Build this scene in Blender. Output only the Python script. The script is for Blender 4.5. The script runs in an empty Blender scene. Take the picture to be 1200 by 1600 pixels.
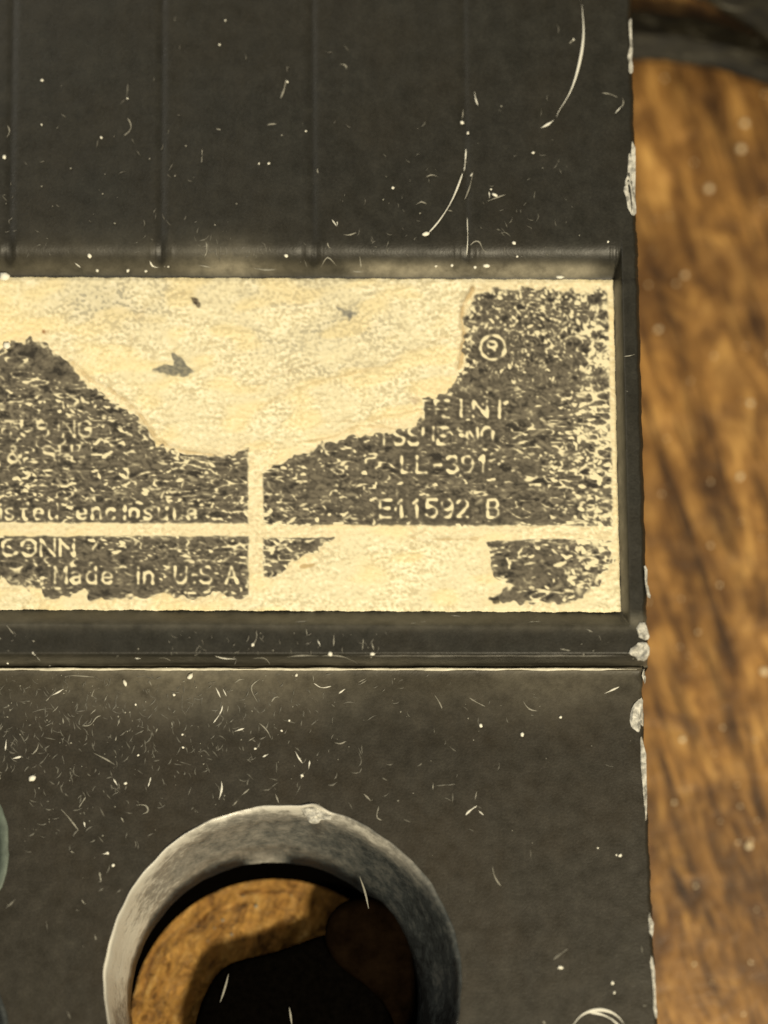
import bpy, bmesh, math, random
import numpy as np
from mathutils import Vector
from mathutils.geometry import delaunay_2d_cdt

random.seed(7)
RNG = np.random.default_rng(11)
scene = bpy.context.scene
COL = scene.collection

# ------------------------------------------------------------------ camera, lamps, exposure
U = 4e-5                       # one working unit = 0.04 mm
F = 4800.0                     # focal length in working units (picture 1200 x 1600)
TILT = math.atan(F / 24300.0)
ST, CT = math.sin(TILT), math.cos(TILT)
CAMP = np.array([0.0, -F * ST, F * CT])


def at(px, py, z=0.0):
    """the point at height z that the lens sees at photograph position px, py (arrays allowed)"""
    px, py, z = np.broadcast_arrays(np.asarray(px, float), np.asarray(py, float), np.asarray(z, float))
    dx = px - 600.0
    up = 800.0 - py
    dy = up * CT + F * ST
    dz = up * ST - F * CT
    k = (z - CAMP[2]) / dz
    return np.stack([CAMP[0] + dx * k, CAMP[1] + dy * k, z], -1)


cam_data = bpy.data.cameras.new('camera')
cam = bpy.data.objects.new('camera', cam_data)
COL.objects.link(cam)
cam.location = Vector(CAMP) * U
cam.rotation_euler = (TILT, 0, 0)
cam_data.sensor_fit = 'VERTICAL'
cam_data.sensor_height = 36
cam_data.sensor_width = 27
cam_data.lens = 36 * F / 1600
cam_data.clip_start = 0.005
cam_data.clip_end = 50
cam_data.dof.use_dof = True
cam_data.dof.focus_distance = F * U
cam_data.dof.aperture_fstop = 15
scene.camera = cam

world = bpy.data.worlds.new('World')
scene.world = world
world.use_nodes = True
bg = world.node_tree.nodes['Background']
bg.inputs['Color'].default_value = (1.0, 0.88, 0.68, 1)
bg.inputs['Strength'].default_value = 0.2

scene.view_settings.view_transform = 'Standard'
scene.view_settings.look = 'None'
scene.view_settings.exposure = 0
scene.view_settings.gamma = 1


def lamp(name, loc, target, size, power, color):
    d = bpy.data.lights.new(name, 'AREA')
    d.shape = 'DISK'
    d.size = size
    d.energy = power
    d.color = color
    o = bpy.data.objects.new(name, d)
    COL.objects.link(o)
    o.location = loc
    o.rotation_euler = (Vector(target) - Vector(loc)).to_track_quat('-Z', 'Y').to_euler()
    return o


lamp('key_lamp', (0.13, -0.23, 0.375), (0, -0.01, 0), 0.07, 2.55, (1.0, 0.875, 0.62))
lamp('fill_lamp', (-0.26, 0.30, 0.36), (0, -0.01, 0), 0.22, 0.85, (1.0, 0.95, 0.80))  # added fill from the upper left, lightens bevels and casing

# ------------------------------------------------------------------ materials


def new_mat(name):
    m = bpy.data.materials.new(name)
    m.use_nodes = True
    nt = m.node_tree
    return m, nt, nt.nodes['Principled BSDF']


def nodes(nt):
    def add(kind, **kw):
        n = nt.nodes.new(kind)
        for k, v in kw.items():
            setattr(n, k, v)
        return n
    return add


def coords(nt, scale=(1, 1, 1), rot=(0, 0, 0)):
    """object coordinates in working units"""
    add = nodes(nt)
    tc = add('ShaderNodeTexCoord')
    mp = add('ShaderNodeMapping')
    mp.inputs['Scale'].default_value = (1 / U,) * 3
    mp.inputs['Rotation'].default_value = rot
    nt.links.new(tc.outputs['Object'], mp.inputs['Vector'])
    m2 = add('ShaderNodeMapping')
    m2.inputs['Scale'].default_value = scale
    nt.links.new(mp.outputs['Vector'], m2.inputs['Vector'])
    return m2.outputs['Vector']


def noise(nt, vec, scale, detail=4, rough=0.55, dist=0.0):
    n = nt.nodes.new('ShaderNodeTexNoise')
    n.inputs['Scale'].default_value = scale
    n.inputs['Detail'].default_value = detail
    n.inputs['Roughness'].default_value = rough
    n.inputs['Distortion'].default_value = dist
    nt.links.new(vec, n.inputs['Vector'])
    return n.outputs['Fac']


def ramp(nt, fac, stops):
    r = nt.nodes.new('ShaderNodeValToRGB')
    el = r.color_ramp.elements
    while len(el) < len(stops):
        el.new(0.5)
    for e, (p, c) in zip(el, stops):
        e.position = p
        e.color = (*c, 1) if len(c) == 3 else c
    nt.links.new(fac, r.inputs['Fac'])
    return r.outputs['Color']


def mixc(nt, fac, a, b, mode='MIX'):
    m = nt.nodes.new('ShaderNodeMix')
    m.data_type = 'RGBA'
    m.blend_type = mode
    for sock, v in ((m.inputs[0], fac), (m.inputs[6], a), (m.inputs[7], b)):
        if hasattr(v, 'links'):
            nt.links.new(v, sock)
        elif isinstance(v, (int, float)):
            sock.default_value = v
        else:
            sock.default_value = (*v, 1)
    return m.outputs[2]


def bump(nt, bsdf, height, dist, strength=1.0, prev=None):
    b = nt.nodes.new('ShaderNodeBump')
    b.inputs['Strength'].default_value = strength
    b.inputs['Distance'].default_value = dist * U
    nt.links.new(height, b.inputs['Height'])
    if prev is not None:
        nt.links.new(prev, b.inputs['Normal'])
    nt.links.new(b.outputs['Normal'], bsdf.inputs['Normal'])
    return b.outputs['Normal']


def plastic_mat(name, base, rough=0.42, dust=0.5):
    m, nt, b = new_mat(name)
    v = coords(nt)
    big = noise(nt, v, 0.008, 5, 0.6)
    mid = noise(nt, v, 0.035, 6, 0.65)
    grain = noise(nt, v, 0.28, 2, 0.6)
    vy = coords(nt, (1, 0.06, 1))
    streak = noise(nt, vy, 0.05, 3, 0.5)
    c = ramp(nt, mid, [(0.25, tuple(x * 0.75 for x in base)), (0.55, base),
                       (0.8, tuple(x * (1 + 0.9 * dust) for x in base))])
    warm = (base[0] * 1.12, base[1] * 1.02, base[2] * 0.9)
    c = mixc(nt, ramp(nt, big, [(0.42, (0, 0, 0)), (0.62, (0.7, 0.7, 0.7))]), c, warm)
    c2 = ramp(nt, grain, [(0.3, (0.78, 0.78, 0.78)), (0.7, (1.22, 1.22, 1.22))])
    c = mixc(nt, 1.0, c, c2, 'MULTIPLY')
    c3 = ramp(nt, streak, [(0.3, (0.9, 0.9, 0.9)), (0.7, (1.1, 1.1, 1.1))])
    c = mixc(nt, 1.0, c, c3, 'MULTIPLY')
    at0 = nt.nodes.new('ShaderNodeAttribute')      # dust and painted glow (+) or darker lines (-) on the moulding
    at0.attribute_name = 'dust_wear_light'
    cl = ramp(nt, noise(nt, v, 0.03, 6, 0.7), [(0.30, (0.25, 0.25, 0.25)), (0.68, (1, 1, 1))])
    mm = nt.nodes.new('ShaderNodeMath')
    mm.operation = 'MULTIPLY'
    mm.use_clamp = True
    nt.links.new(at0.outputs['Fac'], mm.inputs[0])
    nt.links.new(cl, mm.inputs[1])
    c = mixc(nt, mm.outputs[0], c, (0.34, 0.31, 0.235))
    ng = nt.nodes.new('ShaderNodeMath')
    ng.operation = 'MULTIPLY'
    ng.use_clamp = True
    ng.inputs[1].default_value = -1
    nt.links.new(at0.outputs['Fac'], ng.inputs[0])
    c = mixc(nt, ng.outputs[0], c, (0.004, 0.004, 0.003))
    nt.links.new(c, b.inputs['Base Color'])
    r = ramp(nt, mid, [(0.3, (rough - 0.06,) * 3), (0.75, (rough + 0.12,) * 3)])
    r = mixc(nt, mm.outputs[0], r, (0.9, 0.9, 0.9))
    nt.links.new(r, b.inputs['Roughness'])
    b.inputs['Specular IOR Level'].default_value = 0.42
    n1 = bump(nt, b, grain, 1.0, 0.18)
    bump(nt, b, mid, 5, 0.12, n1)
    return m


def plain_mat(name, base, rough=0.6, var=0.35, scale=0.15, bump_d=1.0):
    m, nt, b = new_mat(name)
    v = coords(nt)
    n = noise(nt, v, scale, 4, 0.6)
    c = ramp(nt, n, [(0.25, tuple(x * (1 - var) for x in base)), (0.75, tuple(min(0.95, x * (1 + var)) for x in base))])
    nt.links.new(c, b.inputs['Base Color'])
    b.inputs['Roughness'].default_value = rough
    bump(nt, b, n, bump_d, 0.5)
    return m


M_PLASTIC = plastic_mat('black_plastic', (0.0150, 0.0145, 0.0108))
M_LOWER = plastic_mat('black_plastic_lower', (0.0205, 0.0178, 0.0122), 0.40, 0.55)
M_DARK = plain_mat('shade_black', (0.0015, 0.0012, 0.0009), 0.7, 0.5, 0.1)  # near-black and without gloss, so the added block reads as deep shade
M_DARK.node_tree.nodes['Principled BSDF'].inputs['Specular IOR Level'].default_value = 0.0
M_CHIP = plain_mat('whitened_plastic', (0.46, 0.45, 0.41), 0.5, 0.75, 0.12, 4)
M_PALE = plain_mat('pale_lint', (0.74, 0.73, 0.66), 0.7, 0.2, 0.3)
M_MID = plain_mat('grey_scuff', (0.27, 0.26, 0.22), 0.6, 0.35, 0.3)
M_FAINT = plain_mat('faint_scuff', (0.105, 0.10, 0.083), 0.55, 0.35, 0.3)
M_CRUMB = plain_mat('white_crumb', (0.86, 0.84, 0.74), 0.6, 0.1, 0.3)


def rim_mat():
    m, nt, b = new_mat('scuffed_lit_rim')
    v = coords(nt)
    n1 = noise(nt, v, 0.05, 6, 0.7)
    fine = noise(nt, v, 0.3, 3, 0.6)
    at0 = nt.nodes.new('ShaderNodeAttribute')      # rubbed paleness plus light and highlights painted on the rim
    at0.attribute_name = 'dust_wear_light'
    ad = nt.nodes.new('ShaderNodeMath')
    ad.operation = 'MULTIPLY_ADD'
    nt.links.new(n1, ad.inputs[0])
    ad.inputs[1].default_value = 0.75
    nt.links.new(at0.outputs['Fac'], ad.inputs[2])
    c = ramp(nt, ad.outputs[0], [(0.22, (0.012, 0.013, 0.014)), (0.42, (0.040, 0.046, 0.048)), (0.58, (0.10, 0.103, 0.098)), (0.8, (0.25, 0.24, 0.215)), (1.0, (0.62, 0.60, 0.54))])
    nt.links.new(c, b.inputs['Base Color'])
    b.inputs['Roughness'].default_value = 0.22
    b.inputs['Specular IOR Level'].default_value = 0.5
    p = bump(nt, b, n1, 4, 0.35)
    bump(nt, b, fine, 0.8, 0.3, p)
    return m


M_RIM = rim_mat()


def table_stand_in_mat():
    m, nt, b = new_mat('table_stand_in_brown')
    v = coords(nt, (1, 0.5, 1), (0, 0, 0.5))
    v2 = coords(nt)
    n1 = noise(nt, v, 0.055, 7, 0.78, 0.6)
    n2 = noise(nt, v2, 0.016, 4, 0.6)
    c = ramp(nt, n1, [(0.36, (0.06, 0.024, 0.005)), (0.46, (0.40, 0.20, 0.045)), (0.58, (0.66, 0.37, 0.095)), (0.72, (0.95, 0.74, 0.34))])
    c = mixc(nt, ramp(nt, n2, [(0.45, (0, 0, 0)), (0.75, (0.5, 0.5, 0.5))]), c, (0.52, 0.27, 0.065))
    nt.links.new(c, b.inputs['Base Color'])
    b.inputs['Roughness'].default_value = 0.45
    bump(nt, b, n1, 14, 1.0)
    return m


M_TABLE_STAND_IN = table_stand_in_mat()


def wood_mat():
    m, nt, b = new_mat('table_wood')
    rz = math.radians(-17)
    v_long = coords(nt, (1, 0.10, 1), (0, 0, rz))
    v_mid = coords(nt, (1, 0.30, 1), (0, 0, rz))
    v_iso = coords(nt)
    g1 = noise(nt, v_long, 0.021, 4, 0.6, 1.6)
    g2 = noise(nt, v_mid, 0.021, 5, 0.62, 1.4)
    g3 = noise(nt, v_iso, 0.018, 5, 0.65, 1.0)
    iso = noise(nt, v_iso, 0.0045, 3, 0.5)
    c = ramp(nt, g2, [(0.30, (0.095, 0.047, 0.013)), (0.43, (0.21, 0.108, 0.028)), (0.55, (0.37, 0.205, 0.058)), (0.70, (0.62, 0.385, 0.125))])
    dark = ramp(nt, g1, [(0.34, (0.30, 0.27, 0.24)), (0.52, (1, 1, 1))])
    c = mixc(nt, 1.0, c, dark, 'MULTIPLY')
    lite = ramp(nt, g3, [(0.58, (0, 0, 0)), (0.76, (0.55, 0.55, 0.55))])
    c = mixc(nt, lite, c, (0.50, 0.29, 0.11))
    blot = ramp(nt, noise(nt, v_iso, 0.010, 4, 0.6, 0.8), [(0.40, (0.50, 0.45, 0.42)), (0.56, (1, 1, 1))])
    c = mixc(nt, 0.8, c, blot, 'MULTIPLY')
    tint = ramp(nt, iso, [(0.35, (0.72, 0.66, 0.62)), (0.62, (1.12, 1.05, 0.98))])
    c = mixc(nt, 1.0, c, tint, 'MULTIPLY')
    nt.links.new(c, b.inputs['Base Color'])
    b.inputs['Roughness'].default_value = 0.45
    bump(nt, b, g3, 5, 0.5)
    return m


M_WOOD = wood_mat()


def cable_mat():
    m, nt, b = new_mat('scuffed_black_rubber')
    v = coords(nt, (0.3, 1, 1), (0, 0, 0.12))
    n = noise(nt, v, 0.055, 6, 0.7, 0.6)
    c = ramp(nt, n, [(0.44, (0.006, 0.005, 0.003)), (0.58, (0.018, 0.015, 0.008)), (0.68, (0.09, 0.085, 0.068)), (0.8, (0.34, 0.33, 0.29))])
    nt.links.new(c, b.inputs['Base Color'])
    b.inputs['Roughness'].default_value = 0.6
    b.inputs['Specular IOR Level'].default_value = 0.25
    bump(nt, b, n, 4, 0.4)
    return m


M_CABLE = cable_mat()


def label_mat():
    m, nt, b = new_mat('worn_foil_label')
    a = nt.nodes.new('ShaderNodeAttribute')
    a.attribute_name = 'print'
    nt.links.new(a.outputs['Color'], b.inputs['Base Color'])
    v = coords(nt)
    fine = noise(nt, v, 0.25, 3, 0.6)
    b.inputs['Roughness'].default_value = 0.55
    b.inputs['Specular IOR Level'].default_value = 0.35
    bump(nt, b, fine, 1.2, 0.4)
    return m


M_LABEL = label_mat()

# ------------------------------------------------------------------ object helpers


def link(name, verts, faces, mat, parent=None, smooth=True, merge=0.0):
    """verts in working units -> ONE mesh object in metres"""
    me = bpy.data.meshes.new(name)
    me.from_pydata([tuple(v) for v in np.asarray(verts, float)], [], faces)
    if merge:
        bm = bmesh.new()
        bm.from_mesh(me)
        bmesh.ops.remove_doubles(bm, verts=bm.verts, dist=merge)
        bmesh.ops.recalc_face_normals(bm, faces=bm.faces)
        bm.to_mesh(me)
        bm.free()
    n = len(me.vertices)
    co = np.empty(n * 3, np.float32)
    me.vertices.foreach_get('co', co)
    me.vertices.foreach_set('co', co * U)
    if smooth:
        me.polygons.foreach_set('use_smooth', [True] * len(me.polygons))
    me.materials.append(mat)
    me.update()
    o = bpy.data.objects.new(name, me)
    COL.objects.link(o)
    if parent is not None:
        o.parent = parent
    return o


def tag(o, label=None, cat=None, group=None, kind=None):
    for k, v in (('label', label), ('category', cat), ('group', group), ('kind', kind)):
        if v:
            o[k] = v
    return o


def grid_faces(nr, nc, off=0):
    i = np.arange(nr - 1)[:, None] * nc + np.arange(nc - 1)[None, :] + off
    return np.stack([i, i + nc, i + nc + 1, i + 1], -1).reshape(-1, 4).tolist()


class Parts:
    def __init__(self):
        self.v, self.f = [], []

    def add(self, verts, faces):
        off = len(self.v)
        self.v.extend([tuple(x) for x in verts])
        self.f.extend([tuple(i + off for i in fc) for fc in faces])

    def grid(self, P):
        nr, nc = P.shape[:2]
        self.add(P.reshape(-1, 3), grid_faces(nr, nc))


def sstep(a, b, x):
    t = np.clip((np.asarray(x, float) - a) / (b - a), 0, 1)
    return t * t * (3 - 2 * t)


def wob(t, seed, amp, freqs=(0.013, 0.037, 0.09, 0.21)):
    r = random.Random(seed)
    s = 0
    for k, f in enumerate(freqs):
        s = s + np.sin(np.asarray(t, float) * f * 2 * math.pi + r.uniform(0, 6.28)) / (1 + 0.6 * k)
    return s * amp * 0.5


def dust_wear_light(o, px, py):
    """dust haze, painted glow and darker lines at every vertex, from its place on the case"""
    px = np.asarray(px, float)
    py = np.asarray(py, float)
    v = py - 0.0042 * px
    d = 0.95 * np.exp(-((v - 420) / 13) ** 2) * np.clip(0.20 * (px < 960) + sstep(520, 600, px) * (1 - sstep(905, 955, px)) * (1 - 0.5 * np.exp(-((px - 735) / 40) ** 2)) + 0.5 * np.exp(-((px - 360) / 60) ** 2), 0, 1)  # painted glow of the label on the wall above it, plus dust smear
    d += 0.34 * np.exp(-((v - 400) / 28) ** 2) * np.exp(-((px - 355) / 55) ** 2)
    d += 0.10 * np.exp(-((v - 400) / 40) ** 2) * np.exp(-((px - 170) / 160) ** 2)
    d += 0.34 * np.exp(-((v - 967) / 12) ** 2)                                   # painted brightness on the strip under the label
    d += 0.95 * np.exp(-((px - (400 + 562 * (1 + (py - 437) / 24300.0))) / 6.5) ** 2) * sstep(436, 450, v) * (1 - sstep(945, 960, v))  # painted brightness on the recess wall right of the label
    d += 0.34 * np.exp(-((v - 1033) / 8) ** 2) * (0.6 + 0.4 * np.sin(px * 0.012 + 1))  # painted brightness on the step wall
    d += 0.5 * np.exp(-((np.maximum(py, 1040) - 1046) / 62) ** 2) * (py > 1039) * (0.65 + 0.35 * np.sin(px * 0.009 - 1.2)) * (1 - 0.6 * sstep(820, 980, px))  # painted glow fading down from the step edge
    for g in (14, 251, 489, 729):  # darker line along each groove
        gx = 400 + (g - 400) * (1 + (py - 437) / 24300.0)
        d -= (0.34 if g < 700 else 0.15) * np.exp(-((px - gx - 1) / 6.5) ** 2) * (1 - sstep(400, 425, v)) * (v < 430)
    d -= 0.8 * np.exp(-((v - 433.5) / 2.2) ** 2)  # painted dark line in the gap above the label
    a = o.data.attributes.new('dust_wear_light', 'FLOAT', 'POINT')
    return a, d


# ------------------------------------------------------------------ table
Z_TABLE = -480.0
Z_TOP = 34.0
Z_LOW = -32.0
t = 4500.0
tv, tf = [], []
P = Parts()
xs = np.linspace(-t, t, 3)
zt, zb = Z_TABLE, Z_TABLE - 500
P.add([(-t, -t, zb), (t, -t, zb), (t, t, zb), (-t, t, zb), (-t, -t, zt), (t, -t, zt), (t, t, zt), (-t, t, zt)],
      [(3, 2, 1, 0), (4, 5, 6, 7), (0, 1, 5, 4), (1, 2, 6, 5), (2, 3, 7, 6), (3, 0, 4, 7)])
tag(link('table_top', P.v, P.f, M_WOOD, smooth=False), kind='structure')

# ------------------------------------------------------------------ breaker: case
breaker = bpy.data.objects.new('circuit_breaker', None)
COL.objects.link(breaker)
base = at(400, 800, Z_TABLE) * U
BASE = Vector((float(base[0]), float(base[1]), float(base[2])))
breaker.empty_display_size = 0.005
tag(breaker, 'worn black moulded circuit breaker with a peeling cream foil label lying on the wooden table', 'circuit breaker')


def part(name, verts, faces, mat, smooth=True, merge=0.0, parent=None):
    return link(name, verts, faces, mat, parent or breaker, smooth, merge)


LEFT = -430.0


def edge_up(y):
    y = np.asarray(y, float)
    return 985.5 + 0.0245 * y + 1.5 * sstep(330, 420, y) + wob(y, 3, 1.3)


def edge_low(y):
    return np.interp(y, [1030, 1045, 1150, 1300, 1430, 1600, 2200], [1002, 1003, 1006, 1013, 1018.5, 1027, 1052]) + wob(y, 5, 1.5)


def lab_right(y):
    return 400 + 558.5 * (1 + (np.asarray(y, float) - 437) / 24300.0)


rows = np.unique(np.round(np.concatenate([
    np.arange(-520, 340, 14), np.arange(340, 436, 1.5), np.arange(436, 952, 9), np.arange(952, 984, 1.5),
    np.arange(984, 1016, 4), np.arange(1016, 1043.5, 0.9)]), 2))
GROOVES = (14, 251, 489, 729)
cx = [np.arange(LEFT, 945, 12)]
for g in GROOVES:
    cx.append(np.arange(g - 20, g + 21, 2.0))
cols = np.unique(np.round(np.concatenate(cx), 2))
edge_s = np.concatenate([np.linspace(0, 0.9, 40), np.linspace(0.905, 1, 16)])
PYg = np.repeat(rows[:, None], len(cols) + len(edge_s), 1)
XE = edge_up(rows)
PXg = np.concatenate([np.repeat(cols[None, :], len(rows), 0), 946 + edge_s[None, :] * (XE[:, None] - 946)], 1)
topline = 0.0042 * PXg
yy = PYg - topline
dipT = sstep(352 + wob(PXg, 9, 2.5), 439, yy) ** 2.6
dipB = 1 - sstep(950, 977, yy)
dipR = 1 - sstep(lab_right(PYg) - 3, lab_right(PYg) + 15, PXg)
Z = Z_TOP - (Z_TOP + 5) * np.minimum(np.minimum(dipT, dipB), dipR)
for g in GROOVES:
    gx = 400 + (g - 400) * (1 + (PYg - 437) / 24300.0)
    d = PXg - gx
    Z -= (0.9 * np.exp(-(d / 6.0) ** 2) - 0.1 * np.exp(-((d - 12) / 6.0) ** 2)) * (1 - sstep(385, 410, yy))
Z -= 10 * np.clip(1 - (XE[:, None] - PXg) / 7.0, 0, 1) ** 2
sy = np.clip((PYg - 1019) / (1041.5 - 1019), 0, 1)
prof = np.where(sy < 0.3, 0.5 * (sy / 0.3) ** 2 * 0.16, 0.08 + (sy - 0.3) / 0.7 * 0.92)
Z = Z - (Z_TOP - Z_LOW + 12) * prof
Z += 1.4 * np.sin(PXg * 0.011) * np.sin(PYg * 0.013 + 1)
W = at(PXg, PYg, Z)
P = Parts()
P.grid(W)


def skirt(line, zb=Z_TABLE + 1):
    low = np.array(line)
    low[:, 2] = zb
    P.grid(np.stack([np.array(line), low], 0))


skirt(W[:, -1])
skirt(W[::-1, 0])
skirt(W[0, ::-1])


def seen_at(o):
    """photograph position of each vertex (inverse of at)"""
    n = len(o.data.vertices)
    co = np.empty(n * 3, np.float32)
    o.data.vertices.foreach_get('co', co)
    co = co.reshape(-1, 3) / U - CAMP
    depth = co[:, 1] * ST - co[:, 2] * CT
    return 600 + F * co[:, 0] / depth, 800 - F * (co[:, 1] * CT + co[:, 2] * ST) / depth


o = part('upper_case', P.v, P.f, M_PLASTIC, merge=0.02)
a, d = dust_wear_light(o, *seen_at(o))
a.data.foreach_set('value', d.astype(np.float32))

# lower half of the case, with three round openings
WELL = (442.0, 1538.0, 280.0)
NA = 240


def ring(cx_, cy_, r, n=NA, seed=None, amp=0.0, k=1.0):
    a = np.linspace(0, 2 * math.pi, n, endpoint=False)
    rr = np.full(n, float(r))
    if seed is not None:
        q = random.Random(seed)
        for f, w in ((3, 0.5), (7, 0.6), (13, 0.7), (23, 0.6), (41, 0.5)):
            rr = rr + amp * w * np.sin(f * a + q.uniform(0, 6.28))
    return np.stack([cx_ + rr * np.cos(a), cy_ + rr * np.sin(a) * k], -1)


rim_main = ring(*WELL, seed=21, amp=0.8)
# worn nick on the upper lip
ang = np.linspace(0, 2 * math.pi, NA, endpoint=False)
nick = np.exp(-((ang - math.radians(280)) / 0.06) ** 2) * 7
rim_main[:, 0] += nick * np.cos(ang)
rim_main[:, 1] += nick * np.sin(ang)
rim_b = ring(-145, 1325, 160, 96, seed=5, amp=1.0)
rim_c = ring(-103, 1613, 118, 80, seed=6, amp=1.0)
holes = [rim_main, rim_b, rim_c]


def z_low(x, y):
    y = np.asarray(y, float)
    return (Z_LOW + np.interp(y, [1039, 1041, 1042.5, 1043.8, 1045, 1046.5, 1048.5, 1054, 1080, 1180, 2300],
                              [-14, -4, 0.5, 2.2, 2.0, -0.5, -2.6, -3.5, -2.5, 0, 0]))


BOT = 2150.0
ye = np.concatenate([np.arange(1040, 1700, 6), np.arange(1700, BOT + 1, 45)])
xe = edge_low(ye) - 6
ys0 = 1080.0
ye = np.concatenate([np.arange(ys0, 1700, 6), np.arange(1700, BOT + 1, 45)])
xe = edge_low(ye) - 6
outer = [(LEFT, ys0)] + [(x, ys0) for x in np.arange(LEFT + 30, 990, 30)] + list(zip(xe, ye)) + \
        [(LEFT, float(ye[-1]))]
pts = [Vector(p) for p in outer]
edges = [(i, (i + 1) % len(outer)) for i in range(len(outer))]
for h in holes:
    o0 = len(pts)
    pts += [Vector(p) for p in h]
    edges += [(o0 + i, o0 + (i + 1) % len(h)) for i in range(len(h))]


def inside(poly, x, y):
    poly = np.asarray(poly, float)
    x = np.asarray(x, float)
    y = np.asarray(y, float)
    r = np.zeros(np.broadcast(x, y).shape, bool)
    j = len(poly) - 1
    for i in range(len(poly)):
        xi, yi = poly[i]
        xj, yj = poly[j]
        c = ((yi > y) != (yj > y)) & (x < (xj - xi) * (y - yi) / (yj - yi + 1e-12) + xi)
        r ^= c
        j = i
    return r


gy = np.concatenate([np.arange(1095, 1250, 18), np.arange(1250, BOT - 10, 40)])
for y in gy:
    for x in np.arange(LEFT + 8, edge_low(y) - 10, 28 if y < 1250 else 40):
        if all(math.hypot(x - h[:, 0].mean(), y - h[:, 1].mean()) > np.hypot(h[:, 0] - h[:, 0].mean(), h[:, 1] - h[:, 1].mean()).max() + 5 for h in holes):
            pts.append(Vector((float(x), float(y))))
vo, eo, fo, *_ = delaunay_2d_cdt(pts, edges, [], 0, 1e-4)
V2 = np.array([tuple(v) for v in vo])
cen = np.array([V2[list(f)].mean(0) for f in fo])
ok = inside(outer, cen[:, 0], cen[:, 1])
for h in holes:
    ok &= ~inside(h, cen[:, 0], cen[:, 1])
P = Parts()
P.add(at(V2[:, 0], V2[:, 1], z_low(V2[:, 0], V2[:, 1])), [tuple(f) for f, k in zip(fo, ok) if k])
ystrip = np.concatenate([np.arange(1039.5, 1052, 0.6), np.arange(1052, ys0 + 0.1, 4.0)])
sp = np.linspace(0, 1, 120)
xsr = LEFT + sp[None, :] * (edge_low(ystrip)[:, None] - 6 - LEFT)
ysr = np.repeat(ystrip[:, None], 120, 1) + wob(xsr, 77, 0.5)*np.exp(-((ystrip[:,None]-1045)/8)**2)
P.grid(at(xsr, ysr, z_low(xsr, np.repeat(ystrip[:, None], 120, 1))))
ye = np.concatenate([ystrip, ye[1:]])
el = edge_low(ye)
zz = z_low(0, ye)
L0 = at(el - 6, ye, zz)
L1 = at(el - 2, ye, zz - 1.5)
L2 = at(el, ye, zz - 7)
L3 = L2.copy()
L3[:, 2] = Z_TABLE + 1
P.grid(np.stack([L0, L1, L2, L3], 0))
bl = at(np.linspace(LEFT, float(el[-1]), 10), np.full(10, ye[-1]), Z_LOW)
skirt(bl)
ll = at(np.full(10, LEFT), np.linspace(1040, ye[-1], 10), Z_LOW)
skirt(ll[::-1])
o = part('lower_case', P.v, P.f, M_LOWER, merge=0.02)
a, d = dust_wear_light(o, *seen_at(o))
a.data.foreach_set('value', d.astype(np.float32))



def bead(name, y0, z, w, mat, xa, xb, seed, parent=None):
    xx = np.arange(xa, xb, 5.0)
    yl = y0 + wob(xx, seed, 0.5)
    n = len(xx)
    G = []
    for k in range(8):
        a = 2 * math.pi * k / 7
        ww = w * (0.75 + 0.35 * np.sin(xx * 0.021 + seed) * np.sin(xx * 0.053)) * np.clip(np.minimum(xx - xa, xb - xx) / 60, 0.15, 1)
        G.append(at(xx, yl, z) + np.stack([0 * xx, np.cos(a) * ww, np.sin(a) * ww * 0.7], -1))
    P = Parts()
    P.grid(np.stack(G, 0))
    return part(name, P.v, P.f, mat, merge=0.01)


def lathe_part(name, rings, mat, close=None, parent=None):
    n = len(rings[0][0])
    P = Parts()
    G = np.stack([at(r[:, 0], r[:, 1], z) for r, z in rings], 0)
    G = np.concatenate([G, G[:, :1]], 1)
    P.grid(G)
    if close:
        last = rings[-1][0]
        c = at(last[:, 0].mean(), last[:, 1].mean(), rings[-1][1])
        P.add([tuple(p) for p in G[-1][:-1]] + [tuple(c)], [(i, (i + 1) % n, n) for i in range(n)])
    return part(name, P.v, P.f, mat, merge=0.02, parent=parent)


burr = 3.0 + 2.5 * np.sin(ang * 5 + 1) + 2 * np.sin(ang * 11) + 5 * np.exp(-((ang - math.radians(280)) / 0.09) ** 2)


def blend(a, b, t_):
    return a * (1 - t_) + b * t_


chamf_in = ring(427, 1558, 230, seed=31, amp=0.5)
ledge = ring(428, 1570, 223, seed=34, amp=0.5)
lip = blend(rim_main, chamf_in, 0.05)
lip2 = blend(rim_main, chamf_in, 0.14)
rim_part = lathe_part('well_rim', [
    (rim_main, Z_LOW), (blend(rim_main, chamf_in, 0.02), Z_LOW + burr), (lip, Z_LOW + burr * 0.7), (lip2, Z_LOW - 8),
    (blend(rim_main, chamf_in, 0.35), -84 + 2 * np.sin(ang * 9)), (blend(rim_main, chamf_in, 0.6), -120), (blend(rim_main, chamf_in, 0.85), -155),
    (blend(rim_main, chamf_in, 0.95), -168), (chamf_in, -180), (ledge, -214)], M_RIM)
xr, yr = seen_at(rim_part)
th = np.arctan2(yr - 1560, xr - 436)                      # image angle, downwards positive
rad = np.hypot(xr - 436, yr - 1552)
rin, rout = 230 + 0 * rad, 279 + 0 * rad
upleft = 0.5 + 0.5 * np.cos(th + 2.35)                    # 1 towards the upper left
w_ = -0.26 + 0.60 * upleft ** 0.85  # painted shading: rim paler on the lit upper left, darker on the right
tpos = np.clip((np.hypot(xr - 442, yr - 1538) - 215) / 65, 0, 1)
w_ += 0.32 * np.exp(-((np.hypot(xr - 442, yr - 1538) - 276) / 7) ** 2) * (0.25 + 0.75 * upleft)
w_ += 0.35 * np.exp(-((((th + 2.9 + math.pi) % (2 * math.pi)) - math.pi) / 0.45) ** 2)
w_ += 0.62 * np.exp(-((th + 0.10) / 0.20) ** 2) * np.exp(-((np.hypot(xr - 442, yr - 1538) - 248) / 8) ** 2)  # painted highlight streak on the right of the rim
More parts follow.
